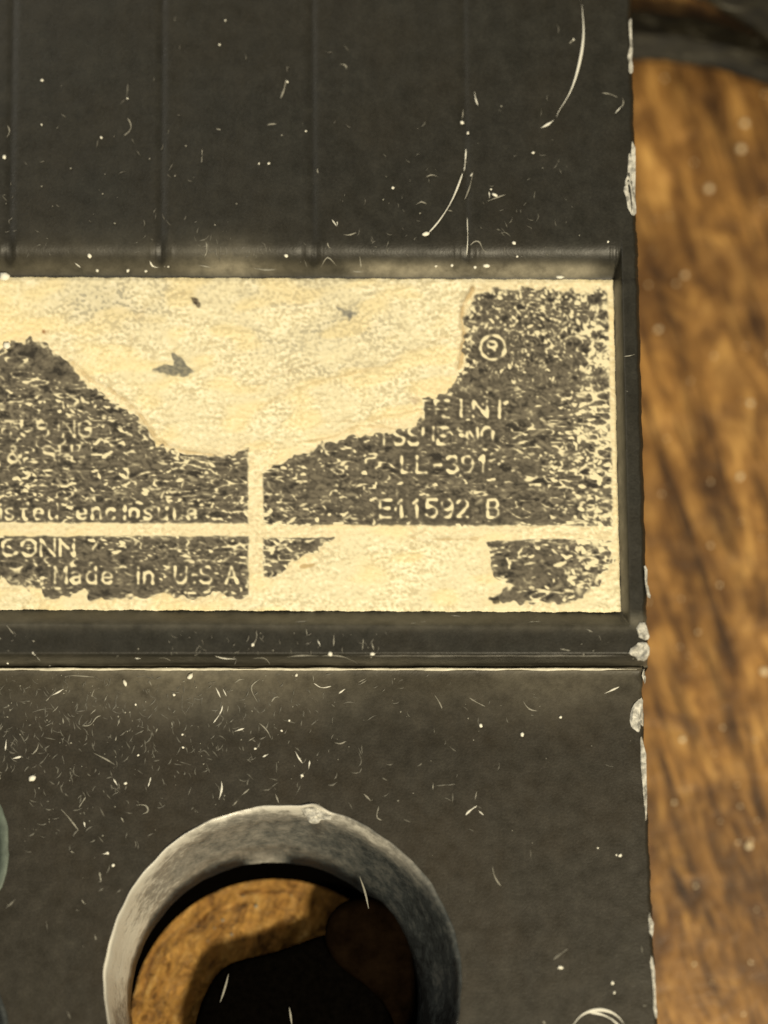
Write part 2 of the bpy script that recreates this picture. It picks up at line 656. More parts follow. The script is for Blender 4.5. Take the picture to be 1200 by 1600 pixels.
w_ += 0.42 * np.exp(-((th + 1.0) / 0.30) ** 2) * np.exp(-((np.hypot(xr - 442, yr - 1538) - 268) / 5) ** 2)
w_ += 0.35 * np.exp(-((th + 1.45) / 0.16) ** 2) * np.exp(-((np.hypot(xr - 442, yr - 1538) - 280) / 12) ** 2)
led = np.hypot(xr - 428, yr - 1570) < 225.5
w_ = np.where(led, -0.5 + 1.0 * np.exp(-((th + 1.66) / 0.17) ** 4), w_)  # painted lit crescent on the inner ledge, dark elsewhere
fa = rim_part.data.attributes.new('dust_wear_light', 'FLOAT', 'POINT')
fa.data.foreach_set('value', w_.astype(np.float32))
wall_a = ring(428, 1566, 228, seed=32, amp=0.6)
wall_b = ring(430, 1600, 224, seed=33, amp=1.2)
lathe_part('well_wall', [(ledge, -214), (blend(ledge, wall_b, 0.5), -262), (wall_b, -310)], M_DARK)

# brown floor standing in for the table wood seen through the well
nr_, na_ = 90, 260
aa = np.linspace(0, 2 * math.pi, na_ + 1)
rr = np.linspace(0.0, 1.0, nr_)
R_, A_ = np.meshgrid(rr, aa, indexing='ij')
fx = 430 + 226 * R_ * np.cos(A_)
fy = 1600 + 226 * R_ * np.sin(A_)
fz = -300 + 5 * np.sin(fx * 0.05 + 2 * np.sin(fy * 0.03)) * np.sin(fy * 0.043) + 3 * np.sin(fx * 0.15 + fy * 0.08) + 8 * sstep(0.86, 1, R_)
for r0, a0_, wa, dep in ((0.935, -1.62, 0.28, 13), (0.90, -2.25, 0.25, 10), (0.955, -2.7, 0.3, 10), (0.86, -1.9, 0.12, 9)):
    aw = (A_ - a0_ + math.pi) % (2 * math.pi) - math.pi
    fz = fz - dep * np.exp(-((R_ - r0 - 0.012 * np.sin(A_ * 9)) / 0.014) ** 2) * np.exp(-(aw / wa) ** 4)
fz = fz + RNG.normal(0, 1.8, fz.shape)
fz[:, -1] = fz[:, 0]
P = Parts()
P.grid(at(fx, fy, fz))
part('table_wood_stand_in', P.v, P.f, M_TABLE_STAND_IN, merge=0.02)

# added black block, shaped like the shadow inside the well
shade_block = [(292, 1700), (298, 1640), (305, 1598), (316, 1562), (332, 1530), (352, 1508), (385, 1497), (425, 1489), (462, 1476), (500, 1462),
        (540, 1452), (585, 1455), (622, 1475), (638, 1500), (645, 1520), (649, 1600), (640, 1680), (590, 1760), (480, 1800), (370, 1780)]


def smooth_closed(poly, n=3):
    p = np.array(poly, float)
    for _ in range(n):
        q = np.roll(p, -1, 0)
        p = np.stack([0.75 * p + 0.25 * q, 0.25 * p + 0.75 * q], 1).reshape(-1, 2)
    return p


bp = smooth_closed(shade_block, 2)
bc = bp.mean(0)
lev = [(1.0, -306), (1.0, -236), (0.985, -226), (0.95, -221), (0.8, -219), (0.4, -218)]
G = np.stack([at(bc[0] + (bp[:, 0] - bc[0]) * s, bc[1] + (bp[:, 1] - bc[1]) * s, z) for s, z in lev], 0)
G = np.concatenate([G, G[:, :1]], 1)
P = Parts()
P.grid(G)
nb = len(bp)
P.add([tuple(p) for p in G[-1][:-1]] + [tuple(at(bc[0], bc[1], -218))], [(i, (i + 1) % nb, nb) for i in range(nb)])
part('shade_block', P.v, P.f, M_DARK, merge=0.02)
bp = smooth_closed([(512, 1500), (505, 1440), (540, 1402), (604, 1404), (632, 1440), (648, 1500), (650, 1580), (630, 1640), (600, 1560)], 2)  # second added block, taller, to throw shadow on the stand-in floor
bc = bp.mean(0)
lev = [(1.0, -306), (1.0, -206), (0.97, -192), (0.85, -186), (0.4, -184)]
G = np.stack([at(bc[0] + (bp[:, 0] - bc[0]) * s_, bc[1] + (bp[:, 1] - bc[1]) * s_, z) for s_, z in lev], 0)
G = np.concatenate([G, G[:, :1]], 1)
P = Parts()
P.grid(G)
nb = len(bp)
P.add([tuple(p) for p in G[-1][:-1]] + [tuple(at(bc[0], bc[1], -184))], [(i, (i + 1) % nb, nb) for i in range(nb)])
part('shade_block', P.v, P.f, plain_mat('brown_glow_black', (0.0042, 0.0024, 0.0012), 0.8, 0.7, 0.03), merge=0.02)  # brown tint stands for a faint glow in the shade
bpy.data.materials['brown_glow_black'].node_tree.nodes['Principled BSDF'].inputs['Specular IOR Level'].default_value = 0.0

M_EDGE = plain_mat('edge_highlight', (0.72, 0.69, 0.57), 0.3, 0.3, 0.05)
M_EDGE2 = plain_mat('edge_highlight_dull', (0.10, 0.095, 0.08), 0.35, 0.6, 0.03)
bead('edge_highlight', 1045.6, Z_LOW + 4.0, 2.6, M_EDGE, LEFT + 10, 1000, 3)  # pale bead painted as the bright highlight along the step edge
bead('edge_highlight', 1024.5, Z_TOP - 2.5, 1.9, M_EDGE2, 540, 990, 9)  # duller painted highlight along the upper edge of the step

# neighbouring openings at the left edge of the picture
M_GREEN = plain_mat('greenish_rim', (0.10, 0.125, 0.105), 0.5, 0.35, 0.06, 3)
rb_in = ring(-150, 1330, 138, 96)
o = lathe_part('well_rim', [(rim_b, Z_LOW), (blend(rim_b, rb_in, 0.12), Z_LOW + 3), (blend(rim_b, rb_in, 0.5), Z_LOW - 8), (rb_in, Z_LOW - 60), (ring(-150, 1345, 134, 96), -300)], M_GREEN, close=True)
o['label'] = 'greenish grey rim of the opening at the left'
rc_in = ring(-105, 1618, 102, 80)
lathe_part('well_rim', [(rim_c, Z_LOW), (blend(rim_c, rc_in, 0.2), Z_LOW + 5), (blend(rim_c, rc_in, 0.5), Z_LOW + 3), (rc_in, Z_LOW - 30), (ring(-106, 1630, 98, 80), -200)], M_RIM, close=True)

# ------------------------------------------------------------------ label
STEP = 1.55
la = np.arange(-330, 958.6, STEP)
lb = np.arange(433.2, 953.4, STEP)
A0, B0 = np.meshgrid(la, lb)
PX = 400 + (A0 - 400) * (1 + (B0 - 437) / 24300.0)
PY = B0 + 0.0042 * PX
H_, W_ = PX.shape
ky = np.fft.fftfreq(H_, STEP)[:, None]
kx = np.fft.rfftfreq(W_, STEP)[None, :]


def band(wx, wy, width=0.45, seed=0, ang_=0.0):
    """band-passed noise with typical wavelengths wx, wy (working units)"""
    g = np.random.default_rng(seed).normal(size=(H_, W_))
    c_, s_ = math.cos(ang_), math.sin(ang_)
    u = kx * c_ + ky * s_
    v = -kx * s_ + ky * c_
    r = np.sqrt((u * wx) ** 2 + (v * wy) ** 2)
    flt = np.exp(-((r - 1) / width) ** 2)
    n = np.fft.irfft2(np.fft.rfft2(g) * flt, s=(H_, W_))
    return n / n.std()


def low(wx, wy, seed, ang_=0.0):
    g = np.random.default_rng(seed).normal(size=(H_, W_))
    c_, s_ = math.cos(ang_), math.sin(ang_)
    u = kx * c_ + ky * s_
    v = -kx * s_ + ky * c_
    flt = np.exp(-((u * wx) ** 2 + (v * wy) ** 2) * 2)
    n = np.fft.irfft2(np.fft.rfft2(g) * flt, s=(H_, W_))
    return n / n.std()


def gblur(a, s):
    flt = np.exp(-2 * (math.pi * s) ** 2 * (kx ** 2 + ky ** 2))
    return np.fft.irfft2(np.fft.rfft2(a) * flt, s=(H_, W_))


def sdf(poly):
    p = np.asarray(poly, float)
    d = np.full(PX.shape, 1e9)
    for i in range(len(p)):
        a, b = p[i], p[(i + 1) % len(p)]
        ab = b - a
        t_ = np.clip(((PX - a[0]) * ab[0] + (PY - a[1]) * ab[1]) / (ab @ ab + 1e-9), 0, 1)
        d = np.minimum(d, (PX - a[0] - t_ * ab[0]) ** 2 + (PY - a[1] - t_ * ab[1]) ** 2)
    d = np.sqrt(d)
    return np.where(inside(p, PX, PY), -d, d)


def line_d(pl):
    p = np.asarray(pl, float)
    d = np.full(PX.shape, 1e9)
    for a, b in zip(p[:-1], p[1:]):
        ab = b - a
        t_ = np.clip(((PX - a[0]) * ab[0] + (PY - a[1]) * ab[1]) / (ab @ ab + 1e-9), 0, 1)
        d = np.minimum(d, (PX - a[0] - t_ * ab[0]) ** 2 + (PY - a[1] - t_ * ab[1]) ** 2)
    return np.sqrt(d)


INK = [
    [(-320, 470), (-120, 480), (-60, 540), (0, 548), (18, 534), (45, 530), (70, 543), (98, 560), (122, 588), (160, 617), (195, 638), (218, 658), (238, 683),
     (247, 693), (262, 700), (300, 712), (350, 712), (372, 704), (388, 702), (388, 818), (-320, 815)],
    [(748, 455), (800, 452), (925, 456), (935, 450), (949, 456), (958, 822), (411, 820), (410, 736), (440, 723), (490, 706), (515, 690), (560, 678), (610, 673), (650, 665),
     (664, 650), (660, 622), (692, 616), (712, 600), (716, 585), (729, 570), (724, 540), (736, 522), (727, 500), (735, 480)],
    [(-320, 836), (388, 838), (388, 930), (370, 938), (345, 930), (300, 934), (262, 930), (225, 938), (160, 936), (132, 945), (128, 925), (95, 930), (70, 935), (68, 918), (30, 912), (-10, 905), (-320, 925)],
    [(411, 841), (470, 839), (522, 840), (505, 852), (480, 866), (450, 878), (440, 895), (424, 903), (412, 902)],
    [(758, 846), (860, 842), (957, 845), (960, 880), (935, 905), (938, 915), (915, 925), (890, 942), (780, 941), (766, 935), (790, 922), (796, 915), (776, 900), (766, 880), (768, 862)],
]
wig = low(9, 9, 90) * 2.2 + low(26, 26, 91) * 2.0
rule = np.minimum(np.abs(PY - 829 - 0.004 * PX), np.where(PY > 700, np.abs(PX - 399), 1e9))
rule = np.minimum(rule, np.where((PX > 800) & (PY < 830), np.abs(PX - 957), 1e9))
wig = wig * (0.22 + 0.78 * sstep(13, 26, rule))
ink_d = np.full(PX.shape, 1e9)
for pol in INK:
    ink_d = np.minimum(ink_d, sdf(pol))
ink = 1 - sstep(-2.0, 2.0, ink_d + wig)

# worm-like wear inside the printed areas: isotropic high up, drawn out sideways lower down
iso = band(19, 18, 0.45, 1)
hor = band(40, 17, 0.5, 2, 0.08)
hor2 = band(70, 24, 0.5, 3, -0.06)
fine_n = band(8, 6, 0.5, 4)
w_h = np.clip(sstep(570, 650, PY) + 0.15 - 0.6 * sstep(870, 930, PX), 0, 1)
n_w = iso * (1 - w_h) + (0.65 * hor + 0.55 * hor2) * w_h + 0.25 * fine_n
# outline squiggles
sq = np.exp(-(band(22, 17, 0.4, 5) / 0.28) ** 2) * (0.5 + 0.5 * np.tanh(low(30, 18, 6)))
big = low(70, 45, 7)
wornness = 0.05 + 0.55 * (1 - sstep(470, 620, PY)) * sstep(690, 740, PX) + 0.75 * sstep(868, 950, PX) - 0.25 * sstep(620, 700, PY) * (1 - sstep(850, 900, PX)) * sstep(400, 420, PX)
wornness = wornness + 0.28 * big * 0.6
wear = n_w * 0.75 + 0.9 * sq * 1.2 - 0.75 + wornness * 1.1
# cream towards the edges of the ink
wear = wear + 0.5 * np.exp(-(np.abs(ink_d) / 7) ** 2)

# ---- lettering as strokes
GL = {
    'A': [[(0, 0), (2, 6), (4, 0)], [(0.8, 2), (3.2, 2)]],
    'B': [[(0, 0), (0, 6), (2.8, 6), (3.6, 5.2), (3.6, 4), (2.8, 3.2), (0, 3.2)], [(2.8, 3.2), (3.9, 2.4), (3.9, 0.9), (2.9, 0), (0, 0)]],
    'C': [[(4, 5), (3, 6), (1.2, 6), (0, 4.6), (0, 1.4), (1.2, 0), (3, 0), (4, 1)]],
    'E': [[(4, 6), (0, 6), (0, 0), (4, 0)], [(0, 3.1), (3.2, 3.1)]],
    'G': [[(4, 5), (3, 6), (1.2, 6), (0, 4.6), (0, 1.4), (1.2, 0), (3, 0), (4, 1), (4, 2.8), (2.4, 2.8)]],
    'H': [[(0, 0), (0, 6)], [(4, 0), (4, 6)], [(0, 3), (4, 3)]],
    'I': [[(2, 0), (2, 6)]],
    'L': [[(0, 6), (0, 0), (3.6, 0)]],
    'M': [[(0, 0), (0, 6), (2, 1.5), (4, 6), (4, 0)]],
    'N': [[(0, 0), (0, 6), (4, 0), (4, 6)]],
    'O': [[(1.2, 0), (0, 1.4), (0, 4.6), (1.2, 6), (2.8, 6), (4, 4.6), (4, 1.4), (2.8, 0), (1.2, 0)]],
    'R': [[(0, 0), (0, 6), (2.8, 6), (3.8, 5.2), (3.8, 3.8), (2.8, 3), (0, 3)], [(2, 3), (4, 0)]],
    'S': [[(3.9, 5), (3, 6), (1, 6), (0.1, 5), (0.3, 3.9), (1.2, 3.2), (2.9, 2.8), (3.9, 2), (3.9, 0.9), (3, 0), (1, 0), (0, 1)]],
    'T': [[(0, 6), (4, 6)], [(2, 6), (2, 0)]],
    'U': [[(0, 6), (0, 1.4), (1.2, 0), (2.8, 0), (4, 1.4), (4, 6)]],
    'a': [[(0.4, 3.6), (1.2, 4.1), (2.4, 4.1), (3.2, 3.4), (3.2, 0)], [(3.2, 2.3), (1, 2.2), (0.2, 1.2), (1, 0), (2.3, 0), (3.2, 0.9)]],
    'c': [[(3.2, 3.4), (2.4, 4.1), (1, 4.1), (0.1, 3), (0.1, 1.1), (1, 0), (2.4, 0), (3.2, 0.7)]],
    'd': [[(3.3, 6), (3.3, 0)], [(3.3, 3), (2.3, 4.1), (1, 4.1), (0.1, 3), (0.1, 1.1), (1, 0), (2.3, 0), (3.3, 1.1)]],
    'e': [[(0.2, 2.1), (3.3, 2.1), (3.2, 3.2), (2.3, 4.1), (1, 4.1), (0.1, 3), (0.1, 1.1), (1, 0), (2.4, 0), (3.2, 0.7)]],
    'i': [[(1.6, 0), (1.6, 4.1)], [(1.6, 5.4), (1.6, 5.8)]],
    'l': [[(1.6, 0), (1.6, 6)]],
    'n': [[(0.2, 0), (0.2, 4.1)], [(0.2, 3), (1.3, 4.1), (2.4, 4.1), (3.3, 3.2), (3.3, 0)]],
    'o': [[(1, 0), (0.1, 1.1), (0.1, 3), (1, 4.1), (2.4, 4.1), (3.3, 3), (3.3, 1.1), (2.4, 0), (1, 0)]],
    'r': [[(0.6, 0), (0.6, 4.1)], [(0.6, 2.8), (1.7, 4.0), (2.9, 4.0)]],
    's': [[(3.1, 3.5), (2.3, 4.1), (0.9, 4.1), (0.2, 3.3), (0.8, 2.4), (2.4, 1.8), (3.1, 1), (2.4, 0), (0.9, 0), (0.1, 0.6)]],
    't': [[(1.4, 5.6), (1.4, 0.8), (2.1, 0), (3, 0)], [(0.3, 4.1), (2.9, 4.1)]],
    'u': [[(0.1, 4.1), (0.1, 1), (1, 0), (2.2, 0), (3.3, 1)], [(3.3, 4.1), (3.3, 0)]],
    '1': [[(0.9, 4.8), (2.2, 6), (2.2, 0)]],
    '2': [[(0.1, 4.8), (1.1, 6), (2.9, 6), (3.9, 4.9), (3.7, 3.7), (0, 0), (4, 0)]],
    '3': [[(0.1, 5.2), (1.1, 6), (2.9, 6), (3.8, 5), (3.6, 3.8), (2.4, 3.1), (3.7, 2.4), (3.9, 1), (2.9, 0), (1, 0), (0, 0.9)]],
    '5': [[(3.7, 6), (0.5, 6), (0.2, 3.3), (1.4, 3.8), (2.9, 3.7), (3.9, 2.6), (3.9, 1.2), (2.9, 0), (1, 0), (0, 0.9)]],
    '9': [[(3.8, 3.6), (2.8, 2.6), (1.1, 2.6), (0.1, 3.6), (0.1, 5), (1.1, 6), (2.8, 6), (3.9, 5), (3.9, 2), (2.9, 0.2), (1, 0)]],
    '-': [[(0.6, 2.8), (3.2, 2.8)]],
    '.': [[(0.9, 0), (1.3, 0.2)]],
    '&': [[(4, 0), (0.9, 4.6), (1.2, 5.8), (2.3, 6), (2.9, 5.1), (0.3, 2.2), (0.3, 0.8), (1.3, 0), (2.6, 0), (4, 2.4)]],
}
txt_d = np.full(PX.shape, 1e9)
txt_w = np.zeros(PX.shape)


def stroke(segs, weight):
    global txt_d, txt_w
    p = np.array(segs)
    x0, x1, y0, y1 = p[:, 0].min() - 9, p[:, 0].max() + 9, p[:, 1].min() - 9, p[:, 1].max() + 9
    j0, j1 = np.searchsorted(la, [x0 - 4, x1 + 4])
    i0, i1 = np.searchsorted(lb, [y0 - 8, y1 + 4])
    if j1 <= j0 or i1 <= i0:
        return
    X, Y = PX[i0:i1, j0:j1], PY[i0:i1, j0:j1]
    d = np.full(X.shape, 1e9)
    for a, b in zip(p[:-1], p[1:]):
        ab = b - a
        t_ = np.clip(((X - a[0]) * ab[0] + (Y - a[1]) * ab[1]) / (ab @ ab + 1e-9), 0, 1)
        d = np.minimum(d, np.hypot(X - a[0] - t_ * ab[0], Y - a[1] - t_ * ab[1]))
    cur = txt_d[i0:i1, j0:j1]
    upd = d < cur
    cur[upd] = d[upd]
    txt_w[i0:i1, j0:j1][upd] = weight


def write(s, x, y, h, adv, weight=1.0):
    """s with its baseline at x, y; cap height h; advance per character"""
    sx = adv / 5.6
    sy_ = h / 6.0
    for ch in s:
        for pl in GL.get(ch, []):
            stroke([(x + a * sx, y - b * sy_) for a, b in pl], weight)
        x += adv * (0.62 if ch in 'il.I1' and h < 26 and ch != '1' else 1.0)


write('CONN', 4, 868, 25, 30, 1.0)
write('Made in U.S.A', 86, 911, 25, 24.6, 1.3)
write('Listed enclosure', -28, 811, 24, 22.5, 0.95)
write('TUBING', 8, 682, 24, 25, 0.6)
write('& SH', 12, 722, 25, 27, 0.6)
write('TEINI', 650, 652, 26, 30, 0.9)
write('ISSUE NO', 592, 694, 26, 23.0, 0.85)
write('LL-391', 628, 738, 25, 23.5, 1.3)
write('E11592 B', 594, 808, 27, 24.0, 1.0)
stroke([(770 + 19 * math.cos(q), 543 + 19 * math.sin(q)) for q in np.linspace(0, 6.2832, 24)], 0.95)
write('R', 763, 552, 18, 19, 0.8)
er = low(10, 8, 40)
lw = 1.95 + 0.4 * er
tx = (1 - sstep(lw - 1.6, lw + 1.5, txt_d)) * sstep(-1.3, 0.2, er + 0.5 * low(40, 22, 47) + 2.2 * (txt_w - 0.55))
halo = np.exp(-(np.maximum(txt_d - 3, 0) / 5) ** 2) * txt_w

# ---- ink areas: grey ground broken by short pale flecks with dark outlines
lum = 0.25 + 0.075 * low(14, 9, 45) + 0.05 * fine_n + 0.05 * hor2
SQ = random.Random(77)


def fleck(x, y, ln, w, ang0, val, outline):
    """one short bent fleck with a dark line round it"""
    bend = SQ.gauss(0, 0.33)
    p = np.array([(x - ln / 2 * math.cos(ang0 - bend), y - ln / 2 * math.sin(ang0 - bend)), (x, y),
                  (x + ln / 2 * math.cos(ang0 + bend), y + ln / 2 * math.sin(ang0 + bend))])
    m = ln / 2 + w + 7
    bx = 400 + (x - 400) / (1 + (y - 437) / 24300.0)
    by = y - 0.0042 * x
    j0, j1 = np.searchsorted(la, [bx - m, bx + m])
    i0, i1 = np.searchsorted(lb, [by - m, by + m])
    if j1 - j0 < 3 or i1 - i0 < 3:
        return
    X, Y = PX[i0:i1, j0:j1], PY[i0:i1, j0:j1]
    d = np.full(X.shape, 1e9)
    for k_ in (0, 1):
        a, b = p[k_], p[k_ + 1]
        ab = b - a
        t_ = np.clip(((X - a[0]) * ab[0] + (Y - a[1]) * ab[1]) / (ab @ ab + 1e-9), 0, 1)
        d = np.minimum(d, np.hypot(X - a[0] - t_ * ab[0], Y - a[1] - t_ * ab[1]) + 0.9 * (t_ if k_ else 1 - t_))
    d = d + wobf[i0:i1, j0:j1]
    L = lum[i0:i1, j0:j1]
    o_ = outline * (1 - sstep(w + 0.4, w + 2.2, d))
    L[:] = L * (1 - o_) + 0.03 * o_
    c_ = 1 - sstep(w - 0.9, w + 0.9, d)
    L[:] = L * (1 - c_) + val * c_


lace_i = np.exp(-(band(20, 16, 0.5, 81) / 0.26) ** 2)
lace_h = np.exp(-(band(46, 15, 0.5, 82, 0.05) / 0.26) ** 2)
up_m = sstep(690, 740, PX) * (1 - sstep(560, 640, PY))
lace = lace_i * up_m + lace_h * (1 - up_m)
lace_on = sstep(-0.9, 0.6, low(46, 24, 83) + 0.2 + 0.5 * up_m + 1.3 * sstep(860, 925, PX) + 0.7 * (PX < 400) * (PY < 830) - 0.45 * (PX > 440) * (PX < 860) * (PY > 600))
lum = lum + 0.47 * lace * lace_on - 0.06 * (1 - lace) * lace_on
wobf = 0.55 * low(7, 7, 48)
n_f = 0
calm_map = low(70, 26, 49, 0.05)
while n_f < 8200:
    x, y = SQ.uniform(-325, 962), SQ.uniform(448, 944)
    n_f += 1
    upper = y < 600 and x > 690
    calm = calm_map[min(H_ - 1, max(0, int((y - 434) / STEP))), min(W_ - 1, max(0, int((x + 330) / STEP)))]
    right = max(0.0, min(1.0, (x - 860) / 60))
    a0 = SQ.uniform(0, math.pi) if upper or SQ.random() < 0.10 + 0.4 * right else SQ.gauss(0.03, 0.34)
    ln = SQ.uniform(2, 11) if upper else SQ.uniform(2, 15)
    cr_p = 0.80 if upper else 0.46 + 0.5 * right
    if x < 400 and y < 830:
        cr_p = 0.58
    cr_p -= 0.22 * calm
    u_ = SQ.random()
    if calm > 0.9 and not upper and SQ.random() < 0.75:
        continue
    if u_ < cr_p:
        fleck(x, y, ln * (1.0 if upper else 1.25), 0.7 + 1.1 * SQ.random() + 1.7 * SQ.random() ** 3 + 0.9 * right * SQ.random(), a0, SQ.uniform(0.42, 1.0), SQ.uniform(0.4, 0.85))
    elif u_ < cr_p + 0.34:
        fleck(x, y, ln * 1.5, SQ.uniform(1.5, 4.0), a0, SQ.uniform(0.18, 0.46), 0.55)
    else:
        fleck(x, y, ln * 1.6, SQ.uniform(0.5, 1.2), a0, SQ.uniform(0.02, 0.12), 0.0)
lum = lum + 0.10 * np.exp(-(np.abs(ink_d) / 5) ** 2)
halo = np.clip(halo, 0, 1)
txt_w = np.minimum(txt_w, 1)
lum = lum * (1 - 0.62 * halo) + 0.14 * 0.62 * halo
ta = tx * np.clip(txt_w + 0.1, 0, 1)
lum = lum * (1 - ta) + (0.78 + 0.14 * er) * ta
lum = lum + 0.20 * lace * lace_on * (1 - halo) + 0.22 * sstep(865, 935, PX) * (0.6 + 0.6 * low(18, 10, 85))
lum = gblur(lum, 1.15)
lum = lum + 0.38 * (lum - gblur(lum, 6.0)) + 0.025
lum = np.clip(lum, 0.02, 1)

cream = np.array([0.785, 0.715, 0.495])
inkc = np.array([0.135, 0.118, 0.088])
blackc = np.array([0.020, 0.017, 0.013])


def lerp(a, b, t_):
    return a[None, None, :] * (1 - t_[..., None]) + b[None, None, :] * t_[..., None]


lo = lerp(blackc, inkc, np.clip(lum / 0.34, 0, 1) ** 1.2)
ink_rgb = lo * (1 - sstep(0.36, 0.90, lum)[..., None]) + cream[None, None, :] * sstep(0.36, 0.90, lum)[..., None]

# ---- albedo of the bare cream areas
m1 = band(12, 10, 0.8, 20)
m2 = band(34, 13, 0.8, 21, -0.15)
m3 = low(60, 24, 22, -0.12)
bare = np.repeat(cream[None, None, :], H_, 0).repeat(W_, 1).copy()
mott = np.clip((0.46 * m1 + 0.34 * m2 + 0.40 * low(4, 4, 23) + 0.22 * low(22, 12, 24)) * 1.35 * (0.85 + 0.4 * np.tanh(low(60, 40, 25))), -2.5, 2.5)
tan = np.array([0.54, 0.45, 0.26])
lines = np.exp(-(band(24, 12, 0.6, 26, -0.12) / 0.22) ** 2) * sstep(-0.6, 1.0, low(40, 24, 27))
amt = np.clip(0.62 * sstep(-0.3, 2.0, mott) + 0.30 * lines, 0, 0.9)
bare = bare * (1 - amt[..., None]) + tan * amt[..., None]
hi = np.array([0.93, 0.86, 0.66])
bare = bare * (1 - sstep(0.3, 1.6, -mott)[..., None] * 0.7) + hi * 0.7 * sstep(0.3, 1.6, -mott)[..., None]
gz = np.exp(-(((PX - 170) / 90) ** 2 + ((PY - 475) / 40) ** 2)) + 0.9 * np.exp(-(((PX - 510) / 120) ** 2 + ((PY - 520) / 75) ** 2)) + 0.5 * np.exp(-(((PX - 330) / 200) ** 2 + ((PY - 450) / 30) ** 2))
gz = np.clip(gz * (0.75 + 0.35 * m3), 0, 1)
greyc = np.array([0.40, 0.375, 0.285])
gm = np.clip((gz * 1.25 + 0.22 + 0.16 * sstep(0.2, 1.4, low(50, 30, 29))) * (0.26 + 0.5 * sstep(-0.3, 1.3, mott + 0.35 * m1)), 0, 1)
bare = bare * (1 - gm[..., None]) + greyc * gm[..., None]
yel = np.array([0.84, 0.69, 0.36])
yz = np.clip(sstep(0.1, 1.6, m3) * 0.42 + 0.5 * np.exp(-((PX - 10) / 45) ** 2 - ((PY - 505) / 35) ** 2), 0, 0.7)
bare = bare * (1 - yz[..., None]) + yel * yz[..., None]


def paint(dst, c, al):
    return dst * (1 - al[..., None]) + np.array(c) * al[..., None]


# wrinkles and torn edges
for pl, w_, al in (
    ([(738, 452), (724, 475), (721, 500), (726, 525), (723, 545), (718, 575)], 2.8, 0.9),
    ([(112, 565), (140, 592), (165, 604), (200, 628), (225, 655), (245, 690), (290, 706), (345, 712)], 2.2, 0.6),
    ([(640, 675), (600, 667), (560, 665), (520, 683), (480, 690)], 1.8, 0.45),
    ([(405, 640), (450, 610), (520, 590), (600, 572), (660, 540), (715, 520)], 2.0, 0.28),
    ([(395, 610), (430, 585), (500, 565)], 1.8, 0.25),
    ([(500, 660), (580, 655), (660, 640)], 1.8, 0.3),
    ([(200, 560), (212, 500), (235, 470), (300, 455)], 2.0, 0.18),
    ([(470, 885), (490, 882)], 2.2, 0.8),
    ([(645, 841), (700, 843), (745, 842)], 2.0, 0.5),
):
    dd = line_d(pl) + 1.2 * low(12, 12, 60)
    bare = paint(bare, (0.40, 0.27, 0.11), al * np.exp(-(np.maximum(dd, 0) / w_) ** 2))
edge_tan = np.exp(-(np.maximum(ink_d - 6, 0) / 10) ** 2) * (1 - ink)  # tan tint on the bare foil round the print
bare = paint(bare, (0.80, 0.66, 0.42), 0.30 * edge_tan)

rgb = bare * (1 - ink[..., None]) + ink_rgb * ink[..., None]
# border: a pale strip round the label, and smudges of their own
sm = [([(240, 577), (256, 568), (270, 571), (268, 552), (280, 556), (292, 568), (302, 580), (296, 588), (262, 586)], (0.13, 0.13, 0.115), 0.95),
      ([(300, 466), (312, 474), (310, 480), (303, 476)], (0.03, 0.018, 0.012), 0.97),
      ([(526, 480), (546, 486), (556, 484), (562, 494), (550, 494), (546, 500), (540, 490)], (0.15, 0.15, 0.14), 0.9),
      ([(66, 516), (76, 516), (76, 520), (66, 520)], (0.25, 0.09, 0.02), 0.85),
      ([(634, 620), (650, 620), (658, 628), (650, 632)], (0.30, 0.21, 0.12), 0.6),
      ([(768, 935), (778, 933), (780, 941), (770, 942)], (0.02, 0.015, 0.01), 0.9)]
for pol, c, al in sm:
    s_ = sdf(pol) + 1.6 * low(8, 8, 70)
    rgb = paint(rgb, c, al * (1 - sstep(-2.5, 2.5, s_)) * (0.92 + 0.08 * np.tanh(m1)))
rgb = np.clip(rgb, 0.012, 0.95)

zl = np.clip(0.6 * (lum - 0.5) * ink + 0.35 * mott * (1 - ink) + 0.5 * m3 * (1 - ink), -1.4, 2)
# edge of the foil curls down a touch; ragged outline
lift = line_d([(738, 452), (724, 475), (721, 500), (726, 525), (723, 545), (718, 575)])
lift2 = line_d([(112, 565), (140, 592), (165, 604), (200, 628), (225, 655), (245, 690), (290, 706), (345, 712)])
zl = zl + 4.0 * np.exp(-(lift / 4) ** 2) + 3.0 * np.exp(-(lift2 / 4) ** 2)
ed = np.minimum.reduce([B0 - lb[0], lb[-1] - B0, la[-1] - A0])
zl = zl - 2.2 * (1 - sstep(0, 5, ed))
Wl = at(PX + (A0 == la[-1]) * wob(PY, 31, 0.9), PY + ((B0 == lb[-1]) * wob(PX, 32, 1.1)) - ((B0 == lb[0]) * wob(PX, 33, 0.9)), zl)
lab = part('label', Wl.reshape(-1, 3), grid_faces(H_, W_), M_LABEL)
lab['label'] = 'cream foil label with worn dark print and peeled patches'
at_ = lab.data.attributes.new('print', 'FLOAT_COLOR', 'POINT')
buf = np.ones((H_ * W_, 4), np.float32)
buf[:, :3] = rgb.reshape(-1, 3)
at_.data.foreach_set('color', buf.ravel())

# ------------------------------------------------------------------ edge chips: stress-whitened plastic along the right rim


